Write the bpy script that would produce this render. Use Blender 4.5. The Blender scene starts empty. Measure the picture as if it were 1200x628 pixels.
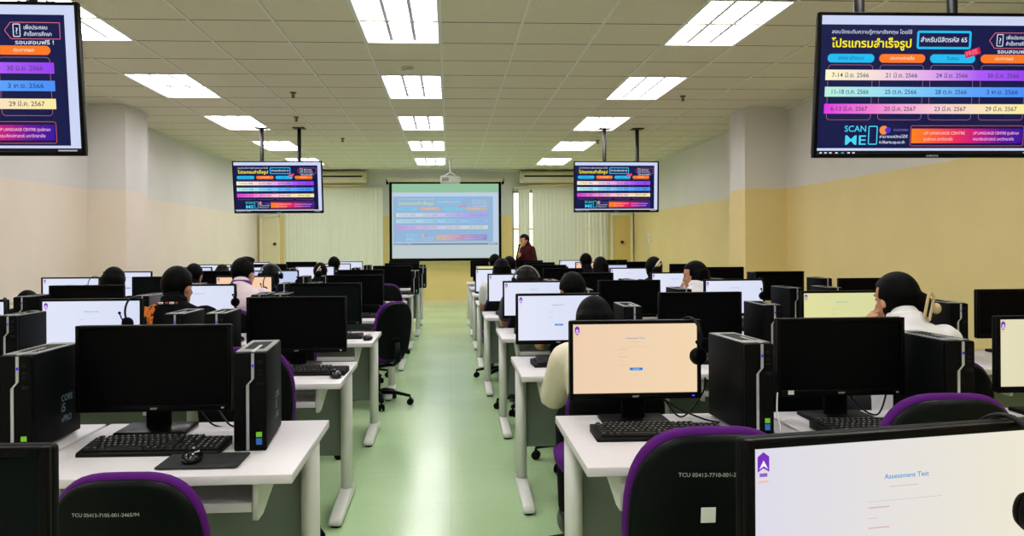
import bpy, bmesh, math, random
from mathutils import Vector, Matrix, Euler
R = math.radians
rnd = random.Random(7)
SC = bpy.context.scene
COL = SC.collection

# ------------------------------------------------------------------ colours / materials
def lin(c):
    return tuple(((x / 255) / 12.92 if x / 255 <= .04045 else ((x / 255 + .055) / 1.055) ** 2.4) for x in c)

def nt(name):
    m = bpy.data.materials.new(name); m.use_nodes = True
    n = m.node_tree.nodes; l = m.node_tree.links
    return m, n, l, n['Principled BSDF']

def mat(name, col, rough=.5, metal=0, noise=0, nscale=40, bump=0, spec=.5, stretch=None, coat=0):
    """plain procedural material: colour with a little noise variation and optional bump"""
    m, n, l, p = nt(name)
    c = lin(col)
    p.inputs['Base Color'].default_value = (*c, 1)
    p.inputs['Roughness'].default_value = rough
    p.inputs['Metallic'].default_value = metal
    p.inputs['Specular IOR Level'].default_value = spec
    p.inputs['Coat Weight'].default_value = coat
    if noise or bump:
        tc = n.new('ShaderNodeTexCoord'); tx = n.new('ShaderNodeTexNoise')
        tx.inputs['Scale'].default_value = nscale; tx.inputs['Detail'].default_value = 4
        src = tc.outputs['Object']
        if stretch:
            mp = n.new('ShaderNodeMapping'); mp.inputs['Scale'].default_value = stretch
            l.new(src, mp.inputs['Vector']); src = mp.outputs['Vector']
        l.new(src, tx.inputs['Vector'])
        if noise:
            cr = n.new('ShaderNodeMixRGB'); cr.blend_type = 'MIX'
            cr.inputs[1].default_value = (*[x * (1 - noise) for x in c], 1)
            cr.inputs[2].default_value = (*[min(1, x * (1 + noise)) for x in c], 1)
            l.new(tx.outputs['Fac'], cr.inputs[0]); l.new(cr.outputs[0], p.inputs['Base Color'])
        if bump:
            b = n.new('ShaderNodeBump'); b.inputs['Strength'].default_value = bump; b.inputs['Distance'].default_value = .004
            l.new(tx.outputs['Fac'], b.inputs['Height']); l.new(b.outputs['Normal'], p.inputs['Normal'])
    return m

def emis(name, col, strength):
    m = bpy.data.materials.new(name); m.use_nodes = True
    n = m.node_tree.nodes; l = m.node_tree.links
    n.remove(n['Principled BSDF'])
    e = n.new('ShaderNodeEmission'); e.inputs[0].default_value = (*lin(col), 1); e.inputs[1].default_value = strength
    l.new(e.outputs[0], n['Material Output'].inputs[0])
    return m

def display_material(name, strength, gloss):
    """a lit display, or a projected picture made to glow: emission from the picture, with a faint glossy face"""
    m = bpy.data.materials.new(name); m.use_nodes = True
    n = m.node_tree.nodes; l = m.node_tree.links
    p = n['Principled BSDF']
    a = n.new('ShaderNodeAttribute'); a.attribute_name = 'Col'
    p.inputs['Base Color'].default_value = (.01, .01, .01, 1)
    p.inputs['Roughness'].default_value = .35 if gloss else .8
    p.inputs['Specular IOR Level'].default_value = .08 if gloss else .05
    l.new(a.outputs['Color'], p.inputs['Emission Color'])
    p.inputs['Emission Strength'].default_value = strength
    return m

def twotone(name, low, high, split, rough=.6):
    """painted wall, one colour up to a height and another above"""
    m, n, l, p = nt(name)
    g = n.new('ShaderNodeNewGeometry'); s = n.new('ShaderNodeSeparateXYZ')
    l.new(g.outputs['Position'], s.inputs[0])
    gt = n.new('ShaderNodeMath'); gt.operation = 'GREATER_THAN'; gt.inputs[1].default_value = split
    l.new(s.outputs['Z'], gt.inputs[0])
    mx = n.new('ShaderNodeMixRGB'); mx.inputs[1].default_value = (*lin(low), 1); mx.inputs[2].default_value = (*lin(high), 1)
    l.new(gt.outputs[0], mx.inputs[0])
    tx = n.new('ShaderNodeTexNoise'); tx.inputs['Scale'].default_value = 1.7; tx.inputs['Detail'].default_value = 6
    l.new(g.outputs['Position'], tx.inputs['Vector'])
    m2 = n.new('ShaderNodeMixRGB'); m2.blend_type = 'MULTIPLY'; m2.inputs[0].default_value = .12
    l.new(mx.outputs[0], m2.inputs[1]); l.new(tx.outputs['Fac'], m2.inputs[2])
    l.new(m2.outputs[0], p.inputs['Base Color'])
    t2 = n.new('ShaderNodeTexNoise'); t2.inputs['Scale'].default_value = 90
    l.new(g.outputs['Position'], t2.inputs['Vector'])
    b = n.new('ShaderNodeBump'); b.inputs['Strength'].default_value = .06; b.inputs['Distance'].default_value = .003
    l.new(t2.outputs['Fac'], b.inputs['Height']); l.new(b.outputs['Normal'], p.inputs['Normal'])
    p.inputs['Roughness'].default_value = rough
    return m

def floor_material():
    m, n, l, p = nt('green_vinyl_floor')
    g = n.new('ShaderNodeNewGeometry')
    tx = n.new('ShaderNodeTexNoise'); tx.inputs['Scale'].default_value = 1.1; tx.inputs['Detail'].default_value = 5
    l.new(g.outputs['Position'], tx.inputs['Vector'])
    t2 = n.new('ShaderNodeTexNoise'); t2.inputs['Scale'].default_value = 60; t2.inputs['Detail'].default_value = 6
    l.new(g.outputs['Position'], t2.inputs['Vector'])
    mx = n.new('ShaderNodeMixRGB'); mx.inputs[1].default_value = (*lin(FLOOR_A), 1); mx.inputs[2].default_value = (*lin(FLOOR_B), 1)
    l.new(tx.outputs['Fac'], mx.inputs[0])
    m2 = n.new('ShaderNodeMixRGB'); m2.blend_type = 'MULTIPLY'; m2.inputs[0].default_value = .18
    l.new(mx.outputs[0], m2.inputs[1]); l.new(t2.outputs['Fac'], m2.inputs[2])
    br = n.new('ShaderNodeTexBrick'); br.offset = 0; br.inputs['Scale'].default_value = 1
    br.inputs['Brick Width'].default_value = .6; br.inputs['Row Height'].default_value = .6
    br.inputs['Mortar Size'].default_value = .0022; br.inputs['Mortar Smooth'].default_value = .3
    br.inputs['Color1'].default_value = br.inputs['Color2'].default_value = (1, 1, 1, 1); br.inputs['Mortar'].default_value = (.72, .78, .7, 1)
    l.new(g.outputs['Position'], br.inputs['Vector'])
    m3 = n.new('ShaderNodeMixRGB'); m3.blend_type = 'MULTIPLY'; m3.inputs[0].default_value = .7
    l.new(m2.outputs[0], m3.inputs[1]); l.new(br.outputs['Color'], m3.inputs[2])
    l.new(m3.outputs[0], p.inputs['Base Color'])
    rr = n.new('ShaderNodeMapRange'); rr.inputs[3].default_value = .16; rr.inputs[4].default_value = .3
    l.new(tx.outputs['Fac'], rr.inputs[0]); l.new(rr.outputs[0], p.inputs['Roughness'])
    b = n.new('ShaderNodeBump'); b.inputs['Strength'].default_value = .03; b.inputs['Distance'].default_value = .01
    l.new(t2.outputs['Fac'], b.inputs['Height']); l.new(b.outputs['Normal'], p.inputs['Normal'])
    return m

FLOOR_A, FLOOR_B = (174, 208, 156), (198, 226, 178)
M = {}
M['floor'] = floor_material()
M['tile'] = mat('ceiling_tile_mineral', (236, 228, 206), .9, noise=.1, nscale=60, bump=.25)
M['tbar'] = mat('ceiling_grid_metal', (242, 240, 226), .45)
M['wall_r'] = twotone('wall_yellow_white', (242, 219, 154), (234, 230, 222), 2.065)
M['wall_l'] = twotone('wall_cream_white', (246, 232, 216), (234, 230, 228), 2.06)
M['wall_b'] = twotone('wall_back_yellow', (232, 208, 134), (216, 216, 202), 2.05)
M['door_y'] = mat('door_yellow_paint', (222, 196, 118), .45, noise=.05, nscale=3)
M['door_c'] = mat('door_cream_paint', (226, 216, 178), .45, noise=.05, nscale=3)
M['frame'] = mat('frame_cream_paint', (232, 228, 196), .45)
M['dark'] = mat('dark_metal', (40, 40, 40), .4, metal=.6)
M['white_metal'] = mat('white_enamel', (235, 235, 235), .35)
M['fix_ref'] = mat('fixture_reflector', (226, 224, 244), .4)
M['lamp'] = emis('lamp_tube_glow', (255, 252, 250), 15.0)
M['desk'] = mat('desk_white_laminate', (212, 207, 212), .38, noise=.02, nscale=25)
M['desk_edge'] = mat('desk_edge_band', (214, 212, 206), .4)
M['leg'] = mat('desk_leg_powder_coat', (216, 217, 212), .42)
M['panel'] = mat('desk_panel_bounce_tint', (112, 122, 114), .5)  # green tint puts light bounced off the floor into the colour
M['black'] = mat('black_plastic', (8, 8, 9), .5, noise=.12, nscale=120, spec=.06)
M['black_gloss'] = mat('black_glossy_plastic', (6, 6, 7), .3, spec=.08)
M['screen_off'] = mat('screen_off_glass', (4, 4, 5), .45, spec=.05)
M['screen_off_green'] = mat('screen_off_matte', (13, 19, 19), .6, spec=.04)
M['tower'] = mat('tower_black_steel', (10, 12, 14), .55, noise=.15, nscale=200, spec=.06)
M['tower_top'] = mat('grey_and_lit_tower_top', (128, 130, 130), .4, noise=.05)  # grey of small parts; on tower tops it paints in the overhead light
M['tower_side'] = mat('tower_brown_grey_side', (58, 54, 56), .5, noise=.05)
M['port'] = mat('port_dark', (22, 23, 25), .5, spec=.1)
M['silver'] = mat('silver_trim', (188, 190, 196), .3, metal=.5)
M['power_blue'] = emis('power_light_blue', (50, 60, 230), .9)
M['green_st'] = mat('green_sticker', (120, 200, 40), .5)
M['blue_st'] = mat('blue_sticker', (40, 110, 200), .4)
M['mark'] = mat('pale_blue_print', (120, 142, 160), .5)
M['key'] = mat('keycap_black', (20, 21, 23), .4, noise=.1, nscale=80, spec=.25)
M['kb'] = mat('keyboard_black', (10, 10, 11), .5, spec=.12)
M['pad'] = mat('mouse_pad_cloth', (18, 22, 24), .9, noise=.1, nscale=300)
M['purple'] = mat('purple_fabric', (80, 12, 108), .85, noise=.22, nscale=500, bump=.25, spec=.2)
M['shell'] = mat('chair_shell_plastic', (8, 12, 12), .42, noise=.1, nscale=90, bump=.04, spec=.1)
M['white_print'] = mat('white_print', (190, 194, 192), .6)
M['sticker'] = mat('paper_label', (225, 228, 226), .6)
M['rubber'] = mat('black_rubber', (8, 8, 8), .6, spec=.08)
M['mouse'] = mat('mouse_black_gloss', (12, 12, 13), .18, spec=.5)
M['cable'] = mat('cable_black', (9, 9, 10), .5, spec=.2)
M['cable_white'] = mat('cable_white', (205, 208, 214), .5)
M['skin'] = mat('skin', (196, 140, 108), .5, noise=.08, nscale=60)
M['lip'] = mat('lips', (150, 78, 70), .5)
M['eye'] = mat('eye', (40, 28, 22), .2)
M['hair'] = mat('black_hair', (5, 5, 6), .5, noise=.35, nscale=60, bump=.6, stretch=(6, 6, .6), spec=.05)
M['hair_b'] = mat('dark_brown_hair', (12, 8, 8), .45, noise=.35, nscale=60, bump=.6, stretch=(6, 6, .6), spec=.07)
M['trouser'] = mat('dark_trousers', (16, 17, 22), .8, noise=.1, nscale=200, spec=.1)
M['shoe'] = mat('black_shoe', (18, 18, 18), .4)
M['clip'] = mat('beige_hair_clip', (206, 184, 140), .35)
M['ac'] = mat('ac_beige_plastic', (212, 206, 176), .45)
M['blind'] = mat('blind_slat_fabric', (226, 228, 208), .8, noise=.04, nscale=30)
M['alu'] = mat('window_aluminium', (170, 174, 170), .35, metal=.6)
M['sprink'] = mat('bronze_fitting', (110, 98, 70), .4, metal=.7)
M['disp'] = display_material('display_tv', 1.0, True)
M['proj'] = display_material('projected_picture', 1.0, False)  # projector's light put in as a glow of the screen itself
gm, gn, gl, gp = nt('window_glass')
gp.inputs['Transmission Weight'].default_value = 1; gp.inputs['Roughness'].default_value = 0; gp.inputs['IOR'].default_value = 1.02
M['glass'] = gm

def cloth(name, col, **k):
    return mat(name, col, .85, noise=.08, nscale=k.get('ns', 25), bump=.35, spec=.2 if max(col) > 60 else .05)

# ------------------------------------------------------------------ mesh building
def frame_of(d):
    d = d.normalized()
    up = Vector((0, 0, 1)) if abs(d.z) < .95 else Vector((0, 1, 0))
    x = up.cross(d).normalized(); y = d.cross(x)
    return x, y

class MB:
    def __init__(s): s.v = []; s.f = []; s.mi = []; s.sm = []
    def add(s, vs, fs, mi=0, smooth=False, mtx=None):
        o = len(s.v)
        for v in vs:
            v = Vector(v); s.v.append(tuple(mtx @ v) if mtx else tuple(v))
        for f in fs: s.f.append(tuple(i + o for i in f)); s.mi.append(mi); s.sm.append(smooth)
        return s
    def box(s, c, d, bev=0, mi=0, mtx=None, seg=2, smooth=None):
        if not bev:
            x, y, z = d[0] / 2, d[1] / 2, d[2] / 2
            vs = [(c[0] + a * x, c[1] + b * y, c[2] + e * z) for a in (-1, 1) for b in (-1, 1) for e in (-1, 1)]
            return s.add(vs, [(0, 1, 3, 2), (4, 6, 7, 5), (0, 4, 5, 1), (2, 3, 7, 6), (0, 2, 6, 4), (1, 5, 7, 3)], mi, False, mtx)
        bm = bmesh.new(); bmesh.ops.create_cube(bm, size=1)
        for v in bm.verts: v.co = Vector((v.co.x * d[0] + c[0], v.co.y * d[1] + c[1], v.co.z * d[2] + c[2]))
        bmesh.ops.bevel(bm, geom=bm.edges[:], offset=min(bev, min(d) * .49), segments=seg, affect='EDGES', profile=.5)
        return s.bm(bm, mi, True if smooth is None else smooth, mtx)
    def bm(s, bm, mi=0, smooth=False, mtx=None):
        bm.verts.ensure_lookup_table(); bm.verts.index_update()
        s.add([v.co.copy() for v in bm.verts], [[v.index for v in f.verts] for f in bm.faces], mi, smooth, mtx)
        bm.free(); return s
    def tube(s, pts, rad, n=10, mi=0, ell=None, caps=True, closed=False, smooth=True):
        """tube through pts with radius (or list); ell=(sx,sy) squeezes the section"""
        pts = [Vector(p) for p in pts]
        if not isinstance(rad, (list, tuple)): rad = [rad] * len(pts)
        ex, ey = ell or (1, 1)
        o = len(s.v); N = len(pts); px = None
        for i, p in enumerate(pts):
            a = pts[i - 1] if (i or closed) else pts[0]; b = pts[(i + 1) % N] if (i < N - 1 or closed) else pts[-1]
            d = (b - a)
            if d.length < 1e-9: d = Vector((0, 0, 1))
            x, y = frame_of(d)
            if px is not None:
                d.normalize(); x = px - d * px.dot(d)
                if x.length < 1e-6: x, y = frame_of(d)
                x.normalize(); y = d.cross(x)
            px = x
            for k in range(n):
                t = 2 * math.pi * k / n
                s.v.append(tuple(p + x * (math.cos(t) * rad[i] * ex) + y * (math.sin(t) * rad[i] * ey)))
        for i in range(N if closed else N - 1):
            j = (i + 1) % N
            for k in range(n):
                k2 = (k + 1) % n
                s.f.append((o + i * n + k, o + i * n + k2, o + j * n + k2, o + j * n + k)); s.mi.append(mi); s.sm.append(smooth)
        if caps and not closed:
            s.f.append(tuple(o + k for k in reversed(range(n)))); s.mi.append(mi); s.sm.append(False)
            s.f.append(tuple(o + (N - 1) * n + k for k in range(n))); s.mi.append(mi); s.sm.append(False)
        return s
    def capsule(s, pts, rad, n=12, mi=0, sub=4):
        """smooth rounded limb: spline through pts, tapered radii, round ends"""
        P = [Vector(p) for p in pts]; Rr = list(rad)
        q = []; r = []
        for i in range(len(P) - 1):
            p0 = P[max(i - 1, 0)]; p1 = P[i]; p2 = P[i + 1]; p3 = P[min(i + 2, len(P) - 1)]
            for k in range(sub):
                t = k / sub
                q.append(.5 * ((2 * p1) + (p2 - p0) * t + (2 * p0 - 5 * p1 + 4 * p2 - p3) * t * t + (3 * p1 - p0 - 3 * p2 + p3) * t ** 3))
                r.append(Rr[i] + (Rr[i + 1] - Rr[i]) * t)
        q.append(P[-1]); r.append(Rr[-1])
        d0 = (q[0] - q[1]).normalized(); d1 = (q[-1] - q[-2]).normalized()
        A = [(q[0] + d0 * r[0] * math.sin(a), r[0] * math.cos(a)) for a in (1.45, 1.0, .5)]
        B = [(q[-1] + d1 * r[-1] * math.sin(a), r[-1] * math.cos(a)) for a in (.5, 1.0, 1.45)]
        pts = [a[0] for a in A] + q + [b[0] for b in B]
        rr = [a[1] for a in A] + r + [b[1] for b in B]
        return s.tube(pts, rr, n, mi)
    def loft(s, rings, n=24, mi=0, p=2.0):
        """rings: (centre, rx, ry[, tilt]) stacked along z"""
        o = len(s.v)
        for rg in rings:
            c, rx, ry = rg[:3]
            for k in range(n):
                t = 2 * math.pi * k / n; ct, st = math.cos(t), math.sin(t)
                x = math.copysign(abs(ct) ** (2 / p), ct) * rx; y = math.copysign(abs(st) ** (2 / p), st) * ry
                z = rg[3] * y if len(rg) > 3 else 0
                s.v.append((c[0] + x, c[1] + y, c[2] + z))
        N = len(rings)
        for i in range(N - 1):
            for k in range(n):
                k2 = (k + 1) % n
                s.f.append((o + i * n + k, o + i * n + k2, o + (i + 1) * n + k2, o + (i + 1) * n + k)); s.mi.append(mi); s.sm.append(True)
        s.f.append(tuple(o + k for k in reversed(range(n)))); s.mi.append(mi); s.sm.append(True)
        s.f.append(tuple(o + (N - 1) * n + k for k in range(n))); s.mi.append(mi); s.sm.append(True)
        return s
    def ball(s, c, r, n=16, mi=0, mtx=None):
        if not isinstance(r, (tuple, list)): r = (r, r, r)
        bm = bmesh.new(); bmesh.ops.create_uvsphere(bm, u_segments=n, v_segments=max(6, n // 2 + 2), radius=1)
        for v in bm.verts: v.co = Vector((v.co.x * r[0] + c[0], v.co.y * r[1] + c[1], v.co.z * r[2] + c[2]))
        return s.bm(bm, mi, True, mtx)
    def cyl(s, c, r, h, axis='Z', n=20, mi=0, bev=0, r2=None):
        d = {'X': Vector((1, 0, 0)), 'Y': Vector((0, 1, 0)), 'Z': Vector((0, 0, 1))}[axis]; c = Vector(c)
        r2 = r if r2 is None else r2
        if bev: return s.tube([c - d * h / 2, c - d * (h / 2 - bev), c + d * (h / 2 - bev), c + d * h / 2], [r - bev, r, r2, r2 - bev], n, mi)
        return s.tube([c - d * h / 2, c + d * h / 2], [r, r2], n, mi)
    def prism(s, outline, y0, y1, mi=0, bev=0, mtx=None, smooth=None, bend=0, seg=2):
        """outline in XZ, extruded along Y"""
        bm = bmesh.new()
        vs = [bm.verts.new((x, y0, z)) for x, z in outline]; f = bm.faces.new(vs)
        r = bmesh.ops.extrude_face_region(bm, geom=[f])
        ev = [e for e in r['geom'] if isinstance(e, bmesh.types.BMVert)]
        for v in ev: v.co.y = y1
        bmesh.ops.recalc_face_normals(bm, faces=bm.faces)
        if bev:
            es = [e for e in bm.edges if abs(e.verts[0].co.y - e.verts[1].co.y) < 1e-6]
            bmesh.ops.bevel(bm, geom=es, offset=bev, segments=seg, affect='EDGES', profile=.5)
        if bend:
            for v in bm.verts: v.co.y += bend * v.co.x * v.co.x
        return s.bm(bm, mi, bool(bev) if smooth is None else smooth, mtx)
    def mesh(s, name, mats):
        me = bpy.data.meshes.new(name); me.from_pydata(s.v, [], s.f); me.update()
        for m in (mats if isinstance(mats, (list, tuple)) else [mats]): me.materials.append(m)
        me.polygons.foreach_set('material_index', s.mi); me.polygons.foreach_set('use_smooth', s.sm)
        return me
    def build(s, name, mats, parent=None, **k):
        return put(name, s.mesh(name, mats), parent)

def put(name, me, parent=None):
    o = bpy.data.objects.new(name, me); COL.objects.link(o)
    if parent: o.parent = parent
    return o

def tag(o, label=None, cat=None, group=None, kind=None):
    if label: o['label'] = label
    if cat: o['category'] = cat
    if group: o['group'] = group
    if kind: o['kind'] = kind
    return o

def empty(name, loc=(0, 0, 0), rz=0):
    o = bpy.data.objects.new(name, None); COL.objects.link(o); o.empty_display_size = .1
    o.location = loc; o.rotation_euler = (0, 0, rz); return o

def struct(o): o['kind'] = 'structure'; return o

def copy_tree(o, parent=None):
    c = o.copy(); COL.objects.link(c)
    if parent: c.parent = parent
    for ch in KIDS.get(o.name, []): KIDS.setdefault(c.name, []).append(copy_tree(ch, c))
    return c

KIDS = {}
def index_kids(root):
    for o in bpy.data.objects:
        if o.parent: KIDS.setdefault(o.parent.name, [])
    for o in bpy.data.objects:
        if o.parent and o not in KIDS[o.parent.name]: KIDS[o.parent.name].append(o)

def rrect(w, h, r, n=6, cx=0, cz=0):
    out = []
    for (sx, sz, a0) in ((1, 1, 0), (-1, 1, 90), (-1, -1, 180), (1, -1, 270)):
        for k in range(n + 1):
            a = R(a0 + 90 * k / n)
            out.append((cx + sx * (w / 2 - r) + r * math.cos(a), cz + sz * (h / 2 - r) + r * math.sin(a)))
    return out

# ------------------------------------------------------------------ lettering
_txt = {}
def text_geo(s, size, bold=0, align='LEFT'):
    """outline of a line of lettering as flat polygons in XY"""
    key = (s, bold, align)
    if key not in _txt:
        cu = bpy.data.curves.new('lettering', 'FONT'); cu.body = s; cu.size = 1; cu.align_x = align; cu.offset = bold
        cu.resolution_u = 3
        o = bpy.data.objects.new('lettering', cu); COL.objects.link(o)
        bpy.context.view_layer.update()
        dg = bpy.context.evaluated_depsgraph_get(); ev = o.evaluated_get(dg); me = ev.to_mesh()
        _txt[key] = ([tuple(v.co) for v in me.vertices], [tuple(p.vertices) for p in me.polygons])
        ev.to_mesh_clear(); bpy.data.objects.remove(o); bpy.data.curves.remove(cu)
    vs, fs = _txt[key]
    return [(x * size, y * size) for x, y, z in vs], fs

class Picture:
    """a flat display picture: coloured polygons in (u, v), stacked by tiny depths"""
    def __init__(s): s.v = []; s.f = []; s.c = []; s.d = 0
    def poly(s, pts, cols, lvl):
        o = len(s.v)
        if not isinstance(cols[0], (tuple, list)): cols = [cols] * len(pts)
        for (u, v), c in zip(pts, cols): s.v.append((u, v, lvl)); s.c.append(c)
        s.f.append(tuple(range(o, o + len(pts))))
    def rect(s, u0, v0, u1, v1, col, lvl=0, col2=None):
        c2 = col2 or col
        s.poly([(u0, v0), (u1, v0), (u1, v1), (u0, v1)], [col, c2, c2, col], lvl)
    def grad(s, u0, v0, u1, v1, stops, lvl):
        n = len(stops) - 1
        for i in range(n):
            a = u0 + (u1 - u0) * i / n; b = u0 + (u1 - u0) * (i + 1) / n
            s.rect(a, v0, b, v1, stops[i], lvl, stops[i + 1])
    def rr(s, u0, v0, u1, v1, r, col, lvl):
        s.poly(rrect(u1 - u0, v1 - v0, r, 5, (u0 + u1) / 2, (v0 + v1) / 2), col, lvl)
    def ring(s, u0, v0, u1, v1, r, w, col, lvl):
        A = rrect(u1 - u0, v1 - v0, r, 5, (u0 + u1) / 2, (v0 + v1) / 2)
        B = rrect(u1 - u0 - 2 * w, v1 - v0 - 2 * w, max(r - w, .0005), 5, (u0 + u1) / 2, (v0 + v1) / 2)
        for i in range(len(A)):
            j = (i + 1) % len(A); s.poly([A[i], A[j], B[j], B[i]], col, lvl)
    def text(s, t, u, v, size, col, lvl, bold=0, align='LEFT', width=None, rot=0):
        vs, fs = text_geo(t, size, bold, align)
        if width and vs:
            w = max(a for a, b in vs) - min(a for a, b in vs)
            if w > 0: vs = [(a * width / w, b) for a, b in vs]
        cr, sr = math.cos(rot), math.sin(rot)
        o = len(s.v)
        for a, b in vs: s.v.append((u + a * cr - b * sr, v + a * sr + b * cr, lvl)); s.c.append(col)
        for f in fs: s.f.append(tuple(i + o for i in f))
    def mesh(s, name, m, W, H, y=0.0, sx=1, sz=1, ox=0, oz=0):
        """picture facing -Y; u to +X, v to +Z, centred on W x H"""
        me = bpy.data.meshes.new(name)
        me.from_pydata([((u - W / 2) * sx + ox, y - l * .0005, (v - H / 2) * sz + oz) for u, v, l in s.v], [], s.f)
        ca = me.color_attributes.new('Col', 'FLOAT_COLOR', 'POINT')
        for i, c in enumerate(s.c):
            ca.data[i].color = (*lin(c), 1)
        me.materials.append(m); me.update(); return me

def poster(pic, wash=None, edge=True):
    """the test-schedule poster as every display in the room shows it (.97 x .566)"""
    def w(c):
        if wash is None: return c
        k, t = wash; return tuple(a * (1 - k) + b * k for a, b in zip(c, t))
    navy = w((2, 12, 70)) if wash is None else (146, 180, 214); P = pic
    P.rect(.012, .026, .955, .558, w((205, 214, 245)), 1)
    P.rect(.012, .036, .918, .522, navy, 2)
    P.rect(.012, .006, .958, .026, w((4, 5, 8)), 1)
    for i, u in enumerate((.03, .05, .07, .095, .12, .145, .165)):
        P.rect(u - .005, .011, u + .005, .02, w((230, 235, 245) if i != 4 else (80, 170, 240)), 2)
    P.rect(.87, .012, .94, .02, w((180, 185, 190)), 2)
    white = w((225, 232, 250))
    P.text('สอบวัดระดับความรู้ภาษาอังกฤษ โดยใช้', .055, .487, .02, white, 3, 0, width=.325)
    P.text('โปรแกรมสำเร็จรูป', .056, .434, .044, w((250, 232, 30)), 3, .022, width=.325)
    P.ring(.402, .428, .625, .5, .01, .009, w((20, 190, 245)), 3)
    P.text('สำหรับนิสิตรหัส 65', .513, .456, .026, white, 3, .01, 'CENTER', width=.19)
    P.poly([(.598, .418), (.66, .438), (.668, .412), (.606, .392)], w((205, 20, 70)), 4)
    P.text('FREE', .632, .407, .024, w((255, 120, 150)), 5, .015, 'CENTER', rot=.3)
    pk = w((225, 110, 130))
    for a, b in (((.7, .463), (.722, .493)), ((.722, .493), (.9, .493)), ((.9, .493), (.9, .433)), ((.9, .433), (.722, .433)), ((.722, .433), (.7, .463))):
        d = Vector((b[0] - a[0], b[1] - a[1])).normalized() * .0012; q = (-d.y, d.x)
        P.poly([(a[0] - q[0], a[1] - q[1]), (b[0] - q[0], b[1] - q[1]), (b[0] + q[0], b[1] + q[1]), (a[0] + q[0], a[1] + q[1])], pk, 3)
    P.ring(.73, .44, .757, .488, .004, .003, white, 3); P.text('?', .7435, .451, .032, white, 3, .01, 'CENTER')
    P.text('เพื่อประกอบ', .768, .468, .02, white, 3, .008, width=.085)
    P.text('สำเร็จการศึกษา', .768, .444, .02, white, 3, .008, width=.1)
    P.text('รอบสอบฟรี !', .735, .413, .021, white, 3, .012, width=.14)
    X = ((.042, .232), (.252, .44), (.46, .646), (.668, .862))
    for i, ((a, b), t) in enumerate(zip(X, ('สมัคร เข้าระบบ', 'ประกาศรายชื่อ', 'วันสอบ', 'ประกาศผล'))):
        P.rr(a, .374, b, .408, .0165, w((25, 185, 240)) if i % 2 == 0 else w((250, 120, 30)), 3)
        P.text(t, (a + b) / 2, .386, .018, w((20, 80, 150)) if i % 2 == 0 else w((255, 225, 200)), 4, .006, 'CENTER')
        P.ring(a + .004, .148, b - .004, .366, .014, .0016, w((190, 110, 140)), 3)
    bars = ((.305, .346, [(250, 246, 200), (246, 220, 220), (225, 170, 235), (170, 90, 245), (150, 60, 240)], ('7-14 มิ.ย. 2566', '21 มิ.ย. 2566', '24 มิ.ย. 2566', '30 มิ.ย. 2566'), (70, 60, 80)),
            (.24, .279, [(190, 240, 220), (160, 225, 240), (120, 195, 250), (90, 160, 250), (70, 140, 250)], ('11-18 ต.ค. 2566', '25 ต.ค. 2566', '28 ต.ค. 2566', '3 พ.ย. 2566'), (20, 60, 100)),
            (.173, .212, [(225, 50, 225), (240, 130, 210), (245, 195, 215), (248, 226, 190), (248, 236, 160)], ('6-13 มี.ค. 2567', '20 มี.ค. 2567', '23 มี.ค. 2567', '29 มี.ค. 2567'), (80, 40, 80)))
    for v0, v1, st, ts, tc in bars:
        P.grad(.036, v0, .872, v1, [w(c) for c in st], 4)
        for (a, b), t in zip(X, ts):
            P.text(t, (a + b) / 2, v0 + .0115, .0245, w(tc), 5, .006, 'CENTER', width=.15 if len(t) > 13 else .13)
    cy = w((70, 215, 245))
    P.text('SCAN', .123, .102, .034, cy, 3, .008, width=.088)
    P.text('ME', .123, .05, .054, cy, 3, .006, width=.086)
    P.ring(.222, .05, .26, .125, .006, .004, cy, 3)
    pts = [(.285 + .018 * math.cos(t * .5236), .108 + .018 * math.sin(t * .5236)) for t in range(12)]
    P.poly(pts, w((245, 140, 70)), 3)
    P.poly([(a + .017, b) for a, b in [(.285 + .012 * math.cos(t * .5236), .108 + .012 * math.sin(t * .5236)) for t in range(12)]], w((80, 40, 200)), 4)
    P.text('งานทดสอบ', .325, .104, .016, w((120, 110, 200)), 3, .006, width=.06)
    P.text('สามารถสมัครได้ที่', .268, .077, .016, white, 3, .006, width=.115)
    P.text('it.libarts.up.ac.th', .268, .055, .017, white, 3, .006, width=.105)
    P.ring(.395, .044, .868, .127, .01, .0022, w((200, 90, 80)), 3)
    P.grad(.4, .056, .862, .114, [w(c) for c in ((255, 130, 20), (250, 90, 50), (235, 40, 90), (190, 10, 130), (100, 0, 150), (50, 0, 160))], 4)
    P.text('UP LANGUAGE CENTRE', .45, .091, .016, w((255, 200, 190)), 5, .008, width=.17)
    P.text('ศูนย์ภาษา มหาวิทยาลัย', .45, .067, .016, w((255, 200, 190)), 5, .008, width=.12)
    P.text('UP LANGUAGE CENTRE ศูนย์ภาษา', .655, .091, .016, w((255, 190, 225)), 5, .008, width=.19)
    P.text('คณะศิลปศาสตร์ มหาวิทยาลัย', .655, .067, .016, w((240, 190, 235)), 5, .008, width=.17)

# ------------------------------------------------------------------ room
XL, XR, YB, YF, ZC = -4.33, 4.27, 18.12, -2.6, 3.09
T = .16
def wall(name, c, d, m): return struct(MB().box(c, d).build(name, m))
struct(MB().box(((XL + XR) / 2, (YB + YF) / 2, -.05), (XR - XL + .5, YB - YF + .5, .1)).build('floor', M['floor']))
wall('wall_left', (XL - T / 2, (YB + YF) / 2, ZC / 2), (T, YB - YF, ZC + .2), M['wall_l'])
wall('wall_right', (XR + T / 2, (YB + YF) / 2, ZC / 2), (T, YB - YF, ZC + .2), M['wall_r'])
wall('wall_rear', ((XL + XR) / 2, YF - T / 2, ZC / 2), (XR - XL, T, ZC + .2), M['wall_l'])
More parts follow.
